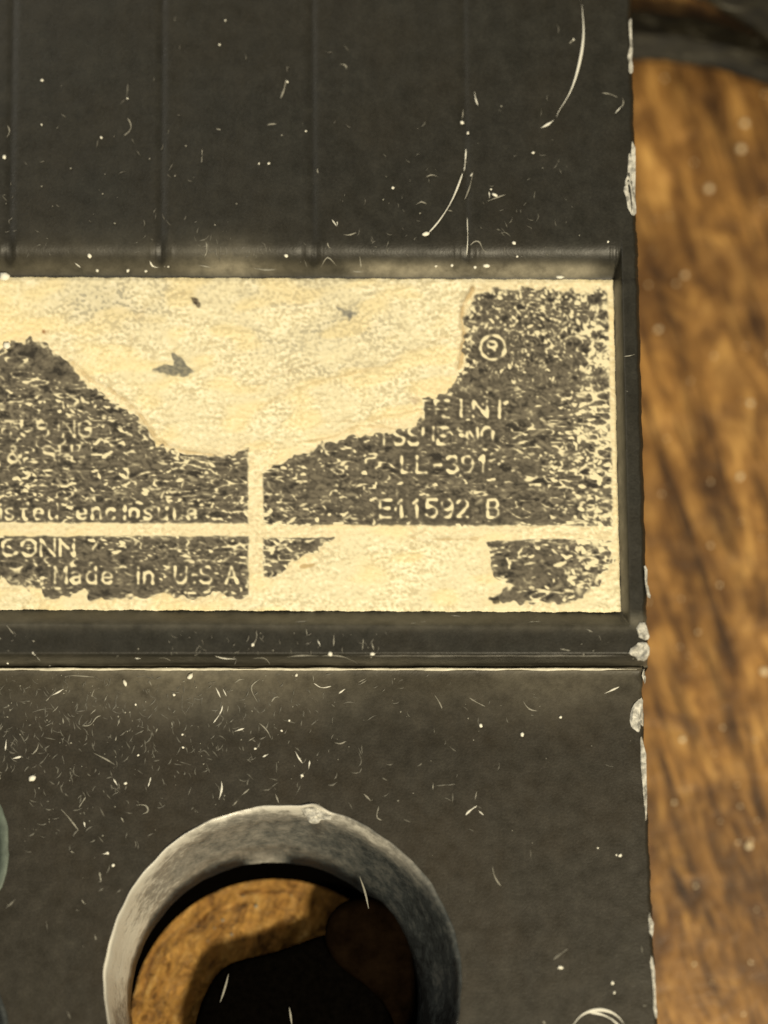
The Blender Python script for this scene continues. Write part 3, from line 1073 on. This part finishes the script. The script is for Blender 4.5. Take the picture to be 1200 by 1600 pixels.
def z_at(x, y):
    """height of the moulded surface under a photograph position"""
    if y > 1041:
        return float(z_low(x, y))
    v = y - 0.0042 * x
    dT = float(sstep(352, 439, v)) ** 2.6
    dB = 1 - float(sstep(950, 977, v))
    r = float(lab_right(y))
    dR = 1 - float(sstep(r - 3, r + 15, x))
    z = Z_TOP - (Z_TOP + 5) * min(dT, dB, dR)
    if min(dT, dB, dR) > 0.95 and v > 432:
        z = 0
    if y > 1019:
        s = (y - 1019) / 22.5
        z -= (Z_TOP - Z_LOW + 12) * (0.08 * (s / 0.3) ** 2 if s < 0.3 else 0.08 + (s - 0.3) / 0.7 * 0.92)
    return z


def chip(poly, h, mat=None, seed=0):
    q = random.Random(seed)
    p = smooth_closed(poly, 1)
    c = p.mean(0)
    zs = z_at(min(c[0], 985), c[1])
    P = Parts()
    n = len(p)
    p = p + np.array([[q.uniform(-1.8, 1.8), q.uniform(-2.2, 2.2)] for _ in p])
    h = h * 0.55
    levels = [(1.0, -10), (0.98, h * 0.3), (0.72, h), (0.35, h * 0.4)]
    G = []
    for s, dz in levels:
        jit = np.array([[q.uniform(-1.2, 1.2), q.uniform(-1.2, 1.2)] for _ in p]) * (s < 0.9)
        G.append(at(c[0] + (p[:, 0] - c[0]) * s + jit[:, 0], c[1] + (p[:, 1] - c[1]) * s + jit[:, 1],
                    zs + dz + np.array([q.uniform(-1.5, 1.5) for _ in p])))
    G = np.stack(G, 0)
    G = np.concatenate([G, G[:, :1]], 1)
    P.grid(G)
    P.add([tuple(v) for v in G[-1][:-1]] + [tuple(at(c[0], c[1], zs + h * 0.9))], [(i, (i + 1) % n, n) for i in range(n)])
    return part('chip', P.v, P.f, mat or M_CHIP, smooth=False, merge=0.02)


chip([(984, 28), (986.5, 30), (988.5, 92), (988, 117), (984, 114), (981.5, 100), (984, 60)], 3, seed=1)
chip([(984, 221), (991, 221), (993, 250), (992.5, 300), (993.5, 330), (990, 342), (983, 330), (975, 305), (973, 292), (978, 275), (980, 250)], 4, seed=2)
chip([(1006, 885), (1010, 882), (1014, 920), (1015.5, 935), (1012, 936), (1008, 915)], 3, seed=3)
chip([(996, 974), (1012, 974), (1014, 1000), (1006, 1002), (997, 992), (994, 984)], 4, seed=4)
chip([(994, 1003), (1006, 1001), (1014, 1005), (1013, 1030), (1004, 1034), (995, 1029), (983, 1025), (984, 1018)], 6, seed=5)
chip([(1004, 1042), (1008, 1045), (1010, 1062), (1007, 1070), (1004, 1060)], 4, seed=6)
chip([(996, 1096), (1004, 1090), (1007, 1110), (1007, 1134), (1001, 1134), (998, 1147), (991, 1144), (985, 1130), (984, 1112)], 6, seed=7)
chip([(1000, 1150), (1005, 1148), (1009, 1190), (1012, 1262), (1011, 1290), (1008, 1270), (1004, 1215)], 2, seed=8)
chip([(1014, 1425), (1018, 1428), (1021, 1450), (1021, 1470), (1016, 1462), (1013, 1446)], 4, seed=9)
chip([(1016, 1490), (1021, 1500), (1025, 1560), (1026, 1595), (1022, 1590), (1019, 1540)], 2, seed=10)
chip([(467, 1262), (480, 1257), (497, 1262), (515, 1271), (519, 1279), (505, 1281), (496, 1290), (484, 1285), (478, 1275)], 8, seed=11)

# ------------------------------------------------------------------ scratches and scuffs (wear of the case), fibres, crumbs, dust


def tube(P, pts3, widths, h=0.6, n=6):
    """flattened tapering strand through 3-D points; closed tips"""
    pts3 = np.asarray(pts3, float)
    m = len(pts3)
    d = np.gradient(pts3, axis=0)
    d /= np.linalg.norm(d, axis=1)[:, None] + 1e-9
    side = np.stack([-d[:, 1], d[:, 0], np.zeros(m)], -1)
    side /= np.linalg.norm(side, axis=1)[:, None] + 1e-9
    G = []
    for k in range(n + 1):
        a = 2 * math.pi * k / n
        G.append(pts3 + side * (np.cos(a) * widths)[:, None] + np.array([0, 0, 1.0]) * (np.sin(a) * widths * h)[:, None])
    G = np.stack(G, 1)
    G[:, -1] = G[:, 0]
    P.grid(G)


def resample(pl, step=5.0):
    p = np.asarray(pl, float)
    if len(p) > 2:
        for _ in range(2):
            q = [p[0]]
            for a, b in zip(p[:-1], p[1:]):
                q += [0.75 * a + 0.25 * b, 0.25 * a + 0.75 * b]
            q.append(p[-1])
            p = np.array(q)
    s = np.concatenate([[0], np.cumsum(np.hypot(*np.diff(p, axis=0).T))])
    n = max(4, int(s[-1] / step) + 1)
    u = np.linspace(0, s[-1], n)
    return np.stack([np.interp(u, s, p[:, 0]), np.interp(u, s, p[:, 1])], -1)


def strand(P, pl, w, lift=0.5, seed=0, taper=True, arch=0.0):
    q = random.Random(seed)
    p = resample(pl, 4.0)
    n = len(p)
    u = np.linspace(0, 1, n)
    wd = w * (0.65 + 0.35 * np.sin(u * 7 + q.uniform(0, 6)))
    wd *= (np.sin(np.clip(u, 0.0, 1) * math.pi) ** 0.45 if taper else 1) + 0.03
    z = np.array([z_at(x, y) for x, y in p]) + lift + arch * np.sin(u * math.pi)
    tube(P, at(p[:, 0], p[:, 1], z), wd, 0.45, 5)


SCR = [  # points, half width, brightness (2 pale, 1 grey, 0 faint)
    ([(200, 126), (199, 142), (197, 155)], 2.2, 0), ([(199, 184), (206, 196), (202, 206), (193, 212)], 2.2, 1), ([(213, 235), (220, 244)], 1.8, 0),
    ([(281, 70), (280, 78)], 1.6, 0), ([(316, 232), (315, 256)], 2.0, 1), ([(336, 201), (346, 203)], 2.0, 1), ([(412, 197), (425, 193), (440, 195)], 2.2, 1),
    ([(447, 124), (444, 140), (438, 154)], 2.8, 1), ([(477, 200), (479, 211)], 2.0, 1), ([(437, 230), (446, 238), (455, 244)], 1.8, 0), ([(497, 248), (495, 266), (501, 281)], 3.0, 1),
    ([(478, 315), (470, 328), (461, 335)], 2.2, 1), ([(530, 100), (541, 101), (541, 108)], 2.4, 1), ([(537, 70), (545, 80)], 2.0, 0), ([(270, 255), (263, 268)], 1.8, 0),
    ([(516, 340), (524, 350), (531, 362)], 2.0, 2), ([(531, 362), (526, 351), (528, 343)], 1.6, 2), ([(534, 366), (546, 368), (557, 363)], 2.0, 1), ([(411, 373), (423, 370)], 2.2, 1),
    ([(117, 411), (127, 418)], 2.4, 2), ([(234, 407), (238, 417), (248, 418)], 3.2, 2), ([(322, 378), (324, 392), (319, 402)], 2.4, 1), ([(334, 350), (339, 354)], 2.2, 1),
    ([(512, 378), (512, 385), (518, 389)], 2.4, 1), ([(501, 419), (508, 404), (514, 401), (526, 416)], 2.0, 1), ([(562, 400), (564, 419)], 2.4, 1), ([(550, 424), (568, 425)], 2.4, 1),
    ([(310, 414), (330, 418)], 2.4, 1), ([(345, 385), (343, 410)], 2.0, 0), ([(395, 419), (412, 422), (432, 421)], 2.6, 1), ([(475, 405), (480, 418)], 2.0, 0),
    ([(12, 196), (16, 206), (10, 215)], 2.0, 1), ([(4, 305), (10, 304)], 1.8, 0), ([(57, 384), (64, 382)], 1.8, 0),
    ([(869, 35), (874, 46), (871, 53)], 1.6, 0), ([(897, 60), (889, 69)], 1.8, 1), ([(742, 43), (733, 50)], 2.0, 1), ([(736, 60), (727, 75)], 2.2, 1), ([(755, 60), (748, 61), (743, 73)], 2.2, 1),
    ([(752, 100), (754, 112), (763, 124)], 2.0, 1), ([(683, 107), (692, 100), (702, 97)], 1.8, 0), ([(741, 140), (743, 156), (747, 165)], 2.2, 2), ([(724, 170), (722, 186)], 1.6, 1),
    ([(728, 232), (727, 252), (725, 268)], 2.2, 2), ([(739, 268), (735, 290), (726, 312)], 1.8, 1), ([(738, 270), (735, 276)], 2.6, 2), ([(665, 277), (675, 272), (685, 277)], 1.7, 1),
    ([(648, 244), (656, 239)], 1.6, 0), ([(650, 320), (658, 314), (667, 319)], 2.2, 1), ([(764, 299), (765, 310)], 2.2, 2), ([(760, 315), (775, 309), (790, 304)], 2.0, 1),
    ([(730, 340), (731, 375), (729, 400)], 1.6, 2), ([(734, 384), (742, 376), (750, 378), (754, 390), (762, 396)], 1.9, 1), ([(780, 365), (790, 362), (798, 370)], 1.8, 0),
    ([(776, 358), (782, 360)], 2.6, 0), ([(890, 320), (900, 328), (904, 335)], 1.7, 0), ([(920, 281), (928, 275), (940, 277)], 1.9, 2), ([(940, 145), (955, 147), (966, 153)], 1.8, 1),
    ([(972, 152), (975, 160), (971, 168)], 1.6, 1), ([(971, 166), (961, 177)], 2.3, 2), ([(697, 328), (707, 330)], 1.6, 1), ([(905, 246), (918, 246)], 1.4, 0),
    ([(974, 557), (985, 556), (993, 553)], 1.7, 1), ([(976, 610), (982, 612)], 1.6, 0), ([(984, 726), (993, 727)], 1.8, 1), ([(976, 830), (990, 822)], 1.4, 0),
    # band below the label
    ([(48, 1017), (56, 1023), (64, 1034)], 3.6, 2), ([(100, 995), (100, 1012)], 2.0, 0), ([(40, 990), (42, 1003)], 1.8, 0), ([(192, 1014), (182, 1026), (178, 1032)], 2.4, 1),
    ([(210, 1028), (222, 1029)], 2.6, 2), ([(247, 1028), (258, 1027), (268, 1033)], 1.8, 1), ([(312, 1008), (304, 1019), (312, 1030)], 1.8, 0), ([(400, 985), (402, 997), (394, 1009)], 1.6, 1),
    ([(336, 1025), (350, 1029), (370, 1030)], 2.0, 2), ([(370, 1030), (366, 1039)], 2.0, 2), ([(395, 1029), (415, 1027), (422, 1038)], 2.0, 1), ([(446, 1027), (470, 1024), (500, 1025)], 1.5, 1),
    ([(500, 1025), (530, 1024), (548, 1030), (560, 1038)], 1.5, 1), ([(496, 1000), (501, 1010)], 2.0, 2), ([(478, 982), (480, 993)], 1.8, 1), ([(522, 990), (521, 1010)], 1.8, 1),
    ([(568, 998), (566, 1016)], 1.8, 1), ([(580, 1001), (584, 1016)], 1.8, 1), ([(460, 972), (484, 970)], 1.8, 0), ([(640, 975), (668, 971)], 1.8, 1), ([(700, 962), (728, 964)], 1.8, 1),
    ([(826, 972), (845, 971)], 1.6, 1), ([(915, 982), (926, 988)], 2.0, 1), ([(935, 992), (940, 1002)], 1.8, 0), ([(875, 1014), (892, 1017)], 2.2, 1), ([(20, 985), (28, 996)], 1.8, 0), ([(8, 974), (22, 992)], 1.6, 1),
    ([(160, 972), (180, 970)], 1.6, 0),
    # lower case
    ([(99, 1058), (112, 1055), (148, 1058)], 1.7, 1), ([(100, 1076), (88, 1083), (80, 1087)], 2.2, 2), ([(80, 1087), (71, 1096)], 1.6, 1), ([(91, 1104), (82, 1113)], 1.8, 1), ([(148, 1076), (142, 1089), (147, 1088)], 2.0, 1),
    ([(168, 1085), (163, 1096)], 1.8, 1), ([(150, 1108), (141, 1116)], 2.0, 1), ([(98, 1121), (99, 1131)], 2.2, 1), ([(158, 1118), (150, 1120), (142, 1134), (128, 1134)], 1.8, 1), ([(187, 1125), (183, 1135)], 1.8, 1),
    ([(50, 1113), (70, 1107), (84, 1108)], 1.6, 0), ([(233, 1064), (237, 1072)], 2.0, 1), ([(337, 1074), (345, 1091)], 2.0, 2), ([(348, 1076), (354, 1088)], 2.4, 2), ([(348, 1102), (345, 1114), (333, 1130)], 2.1, 2),
    ([(357, 1102), (355, 1113)], 1.6, 1), ([(406, 1061), (392, 1070), (393, 1081), (403, 1098)], 2.0, 1), ([(366, 1068), (374, 1061), (383, 1062)], 1.6, 1), ([(373, 1095), (385, 1092)], 1.6, 0), ([(424, 1097), (430, 1088), (437, 1090)], 2.4, 1),
    ([(490, 1067), (502, 1076), (518, 1072)], 1.9, 2), ([(489, 1055), (490, 1066)], 1.4, 1), ([(529, 1084), (540, 1076)], 2.2, 2), ([(562, 1070), (573, 1063)], 2.0, 1), ([(535, 1100), (545, 1096), (556, 1099)], 1.8, 0),
    ([(405, 1130), (417, 1140), (424, 1155)], 1.8, 1), ([(366, 1143), (382, 1138)], 2.2, 2), ([(388, 1158), (398, 1152)], 1.7, 1), ([(440, 1124), (450, 1127), (462, 1130)], 1.8, 0), ([(410, 1183), (420, 1178)], 2.4, 2),
    ([(385, 1186), (394, 1192)], 1.8, 0), ([(432, 1190), (432, 1210)], 1.6, 0), ([(461, 1173), (466, 1184), (473, 1193)], 2.0, 2), ([(484, 1188), (482, 1202)], 2.6, 2), ([(473, 1209), (470, 1217)], 2.4, 2), ([(499, 1174), (494, 1182)], 1.6, 0),
    ([(522, 1160), (532, 1163), (541, 1158)], 2.0, 1), ([(560, 1175), (566, 1190), (560, 1198)], 1.8, 0), ([(10, 1155), (8, 1173)], 2.2, 2), ([(60, 1160), (59, 1170), (50, 1179)], 2.0, 1), ([(18, 1186), (34, 1182)], 3.0, 2), ([(67, 1152), (88, 1156)], 1.6, 0),
    ([(145, 1176), (165, 1186), (180, 1195)], 1.9, 1), ([(177, 1217), (184, 1228)], 2.6, 2), ([(236, 1214), (231, 1230)], 2.2, 2), ([(97, 1180), (101, 1196)], 1.8, 0), ([(346, 1220), (347, 1232), (342, 1250)], 2.4, 2), ([(172, 1203), (175, 1213)], 1.8, 0),
    ([(212, 1258), (228, 1257), (233, 1268), (222, 1272)], 2.0, 1), ([(189, 1277), (194, 1286)], 2.0, 1), ([(95, 1264), (108, 1278), (123, 1298)], 2.0, 1), ([(131, 1284), (133, 1293)], 2.2, 2), ([(134, 1245), (123, 1262)], 2.2, 1), ([(310, 1180), (318, 1170), (328, 1182)], 1.7, 0),
    ([(322, 1192), (328, 1208)], 1.6, 0), ([(280, 1190), (300, 1196)], 1.5, 0), ([(390, 1232), (377, 1243)], 2.0, 1), ([(430, 1240), (436, 1256)], 1.8, 1), ([(365, 1258), (372, 1250)], 2.0, 1), ([(248, 1252), (256, 1264)], 1.7, 0),
    ([(285, 1085), (284, 1110)], 1.6, 0), ([(243, 1145), (246, 1138)], 1.8, 1), ([(208, 1150), (202, 1160)], 1.6, 0), ([(182, 1150), (180, 1158)], 1.8, 1), ([(270, 1136), (268, 1128)], 1.8, 1),
    ([(679, 1086), (687, 1098), (691, 1108)], 2.0, 1), ([(733, 1090), (742, 1096), (758, 1104)], 1.9, 1), ([(817, 1095), (826, 1109), (840, 1111)], 1.9, 1), ([(832, 1088), (842, 1092)], 1.7, 0), ([(944, 1084), (968, 1073)], 2.4, 2),
    ([(560, 1066), (572, 1060)], 1.9, 1), ([(727, 1274), (736, 1265), (746, 1259)], 2.8, 2), ([(748, 1267), (756, 1274)], 2.8, 2), ([(745, 1236), (742, 1250)], 2.2, 1), ([(568, 1240), (580, 1252)], 2.2, 1), ([(592, 1260), (587, 1278), (597, 1282)], 1.9, 1),
    ([(630, 1280), (642, 1285)], 2.0, 0), ([(680, 1228), (702, 1226)], 1.7, 0), ([(677, 1222), (676, 1234)], 2.0, 1), ([(560, 1168), (565, 1180)], 2.0, 0), ([(596, 1215), (606, 1220)], 2.0, 0),
    ([(769, 1354), (773, 1372), (783, 1385)], 2.0, 1), ([(864, 1500), (874, 1492), (888, 1482)], 4.0, 0), ([(1002, 1478), (1004, 1492)], 2.8, 0), ([(1004, 1572), (1012, 1571)], 3.0, 0), ([(848, 1596), (853, 1600)], 3.0, 1),
    ([(155, 1362), (158, 1378)], 3.4, 1), ([(153, 1393), (162, 1388)], 2.4, 0), ([(181, 1396), (189, 1390)], 2.4, 0), ([(127, 1405), (131, 1412), (135, 1413)], 2.2, 1), ([(72, 1438), (74, 1453)], 2.0, 0), ([(110, 1330), (116, 1333)], 2.0, 1),
    ([(160, 1334), (169, 1334)], 2.2, 2), ([(104, 1578), (110, 1592)], 3.2, 0), ([(24, 1405), (8, 1420)], 2.6, 0), ([(148, 1460), (150, 1469)], 2.0, 1), ([(118, 1422), (124, 1423)], 1.8, 0),
]
MATS = (M_FAINT, M_MID, M_PALE)
for k, (pl, w, br) in enumerate(SCR):
    P = Parts()
    strand(P, pl, w * 0.70, 0.2, k)
    part('scratch', P.v, P.f, MATS[br])

# two hairline scratches down in the well
for pl, z in (([(562, 1370), (570, 1392), (576, 1420)], -150), ([(357, 1522), (351, 1545), (344, 1566)], -213), ([(452, 1574), (456, 1602)], -214)):
    P = Parts()
    p = resample(pl, 4)
    tube(P, at(p[:, 0], p[:, 1], z), 1.7 * np.sin(np.linspace(0.15, 2.99, len(p))), 0.5, 5)
    part('scratch', P.v, P.f, M_MID)

# fine background scuffing of the case, too small and too many to count
P = Parts()
q = random.Random(99)


def scuff(x, y, ln, w, k):
    a = q.gauss(1.57, 0.8)
    b = a + q.uniform(-0.9, 0.9)
    pl = [(x, y), (x + ln * 0.5 * math.cos(a), y + ln * 0.5 * math.sin(a)), (x + ln * 0.5 * (math.cos(a) + math.cos(b)), y + ln * 0.5 * (math.sin(a) + math.sin(b)))]
    if any(p[0] > 975 or math.hypot(p[0] - 442, p[1] - 1538) < 292 or math.hypot(p[0] + 145, p[1] - 1325) < 172 or math.hypot(p[0] + 103, p[1] - 1613) < 130 for p in pl):
        return
    if any(405 < p[1] < 985 for p in pl):
        return
    strand(P, pl, w, 0.2, k)


k = 0
for _ in range(520):
    x = min(abs(q.gauss(0, 1)) * 330, 980)
    y = 1050 + min(abs(q.gauss(0, 1)) * 130, 540)
    scuff(x, y, q.uniform(5, 18), q.uniform(0.8, 1.7), k)
    k += 1
for _ in range(110):
    scuff(q.uniform(-50, 760), 985 + q.random() * 38, q.uniform(4, 14), q.uniform(0.7, 1.4), k)
    k += 1
for _ in range(170):
    scuff(q.uniform(0, 950), 405 - abs(q.gauss(0, 1)) * 130, q.uniform(4, 14), q.uniform(0.7, 1.4), k)
    k += 1
for _ in range(60):
    scuff(q.uniform(300, 420), 408 - abs(q.gauss(0, 1)) * 22, q.uniform(6, 22), q.uniform(0.8, 1.5), k)
    k += 1
o = part('fine_scuffs', P.v, P.f, M_FAINT)
o['kind'] = 'stuff'

# loose things lying on it
ICO = [(0, 0, 1), (0.894, 0, 0.447), (0.276, 0.851, 0.447), (-0.724, 0.526, 0.447), (-0.724, -0.526, 0.447), (0.276, -0.851, 0.447),
       (0.724, 0.526, -0.447), (-0.276, 0.851, -0.447), (-0.894, 0, -0.447), (-0.276, -0.851, -0.447), (0.724, -0.526, -0.447), (0, 0, -1)]
ICOF = [(0, 1, 2), (0, 2, 3), (0, 3, 4), (0, 4, 5), (0, 5, 1), (1, 6, 2), (2, 7, 3), (3, 8, 4), (4, 9, 5), (5, 10, 1), (6, 7, 2), (7, 8, 3), (8, 9, 4), (9, 10, 5), (10, 6, 1),
        (11, 7, 6), (11, 8, 7), (11, 9, 8), (11, 10, 9), (11, 6, 10)]


def speck(P, x, y, rx, ry, rot, z, seed):
    q = random.Random(seed)
    c = at(x, y, z)
    cr, sr = math.cos(-rot), math.sin(-rot)
    rz = min(rx, ry) * 0.7
    vs = []
    for a, b, d in ICO:
        j = q.uniform(0.75, 1.2)
        a, b, d = a * rx * j, b * ry * j, d * rz * j
        vs.append((c[0] + a * cr - b * sr, c[1] + a * sr + b * cr, c[2] + rz * 0.75 + d))
    P.add(vs, ICOF)


CRUMBS = [(51, 1216, 8, 6.5, -0.3, 'round white crumb on the lower case near its left edge'),
          (297, 1057, 8, 4.5, -0.9, 'slanted white crumb just below the bright step edge'),
          (195, 1067, 7.5, 3.8, 1.1, 'narrow white crumb below the step, left of the slanted one'),
          (8, 433, 9, 9, 0, 'white crumb on the top left end of the cream label'),
          (11, 541, 8.5, 7, 0.3, 'cream crumb on the peaked edge of the dark print at far left'),
          (665, 366, 8, 4.2, -0.25, 'flat pale flake at the lower end of the thin fibre above the label'),
          (773, 305, 6, 3.4, 0.3, 'small bright flake right of the two thin fibres above the label'),
          (760, 416, 8, 4.6, 0.1, 'cream flake lying in the corner above the label'),
          (875, 433.5, 8, 3.2, 0, 'flat cream flake on the top edge of the label near its right end'),
          (140, 400, 5, 4, 0.8, 'white grain above the label, leftmost bright one in its row'),
          (516, 1022, 4.8, 4.5, 0, 'small white grain on the dark band under the label'),
          (876, 1512, 6, 4, 0.2, 'small white grain on the lower case right of the round well')]
for k, (x, y, rx, ry, rot, lbl) in enumerate(CRUMBS):
    P = Parts()
    speck(P, x, y, rx * 0.9, ry * 0.9, rot, z_at(x, y) - 0.5, 300 + k)
    tag(link('crumb', P.v, P.f, M_CRUMB), lbl, 'crumb', 'crumbs lying on the breaker')

FIB = [([[(909, 6), (912, 40), (911, 68), (904, 105), (894, 138), (882, 160), (873, 173), (869, 184)], [(866, 187), (858, 193), (845, 200)]], 2.3,
        'long pale curved fibre on the upper case near its right edge'),
       ([[(723, 270), (716, 290), (705, 316), (690, 340), (677, 356), (669, 364)]], 2.0, 'thin pale curved fibre ending in a flake above the label'),
       ([[(893, 1606), (902, 1592), (915, 1582), (935, 1577), (955, 1581), (968, 1590), (976, 1602)], [(920, 1582), (938, 1584), (956, 1592), (970, 1606)]], 2.6,
        'looped pale hair at the bottom right of the lower case')]
for k, (pls, w, lbl) in enumerate(FIB):
    P = Parts()
    for j, pl in enumerate(pls):
        strand(P, pl, w, 1.0, 500 + k * 5 + j, arch=1.0)
    tag(link('lint_fibre', P.v, P.f, M_PALE), lbl, 'fibre', 'fibres lying on the breaker')

# dust: named specks first, then a random sprinkle
P = Parts()
DUST = [(66, 126, 3.2), (158, 215, 2.8), (7, 246, 3.8), (352, 32, 2), (343, 70, 2.4), (199, 154, 2), (449, 128, 2.6), (405, 256, 2.4), (420, 256, 2.6), (478, 205, 2.2), (447, 400, 4), (152, 423, 3.6), (200, 423, 3.8), (228, 424, 3),
        (263, 417, 2), (722, 192, 4), (731, 208, 2.8), (614, 294, 3.2), (833, 239, 2.8), (803, 380, 3.6), (742, 418, 3.6), (706, 415, 3.2), (681, 416, 2.6), (767, 296, 2), (896, 62, 2.2), (950, 378, 2.4), (808, 401, 2.6),
        (582, 1022, 3.8), (12, 1036, 2.6), (78, 1040, 2.6), (463, 1055, 3.2), (196, 1224, 3), (472, 1212, 3), (751, 1134, 3.8), (816, 1148, 4), (876, 1121, 3.2), (969, 1337, 3.8), (963, 1336, 2), (957, 1536, 3.6), (960, 1551, 2.6),
        (177, 1352, 3.6), (168, 1333, 3), (440, 1142, 2.2), (452, 1126, 2.4), (285, 1148, 2.6), (286, 1168, 2.4), (272, 1086, 2.8), (212, 1101, 2.2), (216, 1180, 2.2), (399, 1170, 2.4), (934, 1325, 2), (65, 195, 1.8), (395, 1008, 3.4)]
for k, (x, y, r) in enumerate(DUST):
    speck(P, x, y, r, r * 0.8, k * 0.7, z_at(x, y) - 0.4, 700 + k)
tag(link('dust', P.v, P.f, M_CRUMB), kind='stuff')
P = Parts()
for k in range(260):
    u = q.random()
    if u < 0.68:
        x, y = min(abs(q.gauss(0, 1)) * 380, 985), 1050 + min(abs(q.gauss(0, 1)) * 180, 540)
    elif u < 0.85:
        x, y = q.uniform(-100, 975), 420 - abs(q.gauss(0, 1)) * 170
    else:
        x, y = q.uniform(-50, 990), q.uniform(980, 1030)
    if math.hypot(x - 442, y - 1538) < 285 or math.hypot(x + 145, y - 1325) < 165 or math.hypot(x + 103, y - 1613) < 125:
        continue
    r = 0.7 + 1.3 * q.random() ** 3
    speck(P, x, y, r, r * q.uniform(0.6, 1), q.random() * 3, z_at(x, y) - 0.3, 2000 + k)
for x, y, r in ((400, 1416, 3.2), (348, 1438, 2.8), (362, 1460, 2.6), (380, 1400, 1.6), (335, 1450, 1.6), (325, 1470, 1.6), (455, 1400, 1.5)):
    speck(P, x, y, r, r, 0, -294, int(x))
tag(link('dust', P.v, P.f, M_MID), kind='stuff')

# ------------------------------------------------------------------ black straps at the top right, crumbs on the table


def strap(name, upper, lower, ztop, zbot, lbl, n=40, bulge=10):
    u = resample(upper, 2.0)
    l = resample(lower, 2.0)
    t_ = np.linspace(0, 1, n)
    U_ = np.stack([np.interp(t_, np.linspace(0, 1, len(u)), u[:, i]) for i in (0, 1)], -1)
    L_ = np.stack([np.interp(t_, np.linspace(0, 1, len(l)), l[:, i]) for i in (0, 1)], -1)
    secs = []
    for s, zz_ in ((0.0, zbot), (0.0, ztop - 16), (0.04, ztop - 5), (0.12, ztop), (0.3, ztop + bulge * 0.5), (0.42, ztop + bulge), (0.5, ztop + bulge * 1.4),
                   (0.58, ztop + bulge * 0.7), (0.75, ztop + 1), (0.9, ztop), (0.97, ztop - 5), (1.0, ztop - 16), (1.0, zbot)):
        p = U_ * (1 - s) + L_ * s
        secs.append(at(p[:, 0] + wob(t_ * 300 + s * 70, 5, 1.2), p[:, 1] + wob(t_ * 300 + s * 50, 8, 2.0), zz_))
    P = Parts()
    P.grid(np.stack(secs + [secs[0]], 0))
    m = len(secs)
    for e in (0, -1):
        P.add([tuple(s_[e]) for s_ in secs], [tuple(range(m))])
    return tag(link(name, P.v, P.f, M_CABLE, merge=0.02), lbl, 'strap')


strap('rubber_strap', [(953, 12), (1000, 15), (1060, 20), (1130, 33), (1200, 62), (1290, 110)], [(953, 94), (1010, 95), (1060, 98), (1115, 108), (1160, 120), (1200, 135), (1280, 180)],
      -340, Z_TABLE + 1, 'scuffed black rubber strap running out from under the breaker at top right')
strap('rubber_strap', [(1250, -90), (1290, -40), (1340, 20)], [(1060, -14), (1115, 8), (1170, 45), (1230, 90), (1290, 125)],
      -240, -316, 'wider scuffed black rubber strap crossing over the first at the top right corner', bulge=6)

q = random.Random(5)
TC = [(1163, 193, 7), (1157, 233, 8), (1108, 295, 8), (1170, 1322, 8), (1193, 1050, 8), (1156, 745, 7), (1028, 515, 6), (1070, 430, 6), (1172, 630, 6), (1066, 1155, 6)]
P = Parts()
for k, (x, y, r) in enumerate(TC):
    speck(P, x, y, r, r * 0.9, k, Z_TABLE - 2, 900 + k)
for k in range(60):
    r = q.uniform(1.5, 3.5)
    speck(P, q.uniform(1010, 1230), q.uniform(120, 1620), r, r, k, Z_TABLE - 1, 1200 + k)
tag(link('table_dust', P.v, P.f, plain_mat('tan_grit', (0.88, 0.68, 0.45), 0.5, 0.2, 0.2)), kind='stuff')

# the breaker's own origin sits at its base
breaker.location = BASE
for ch in [o for o in COL.objects if o.parent == breaker]:
    ch.location = -BASE
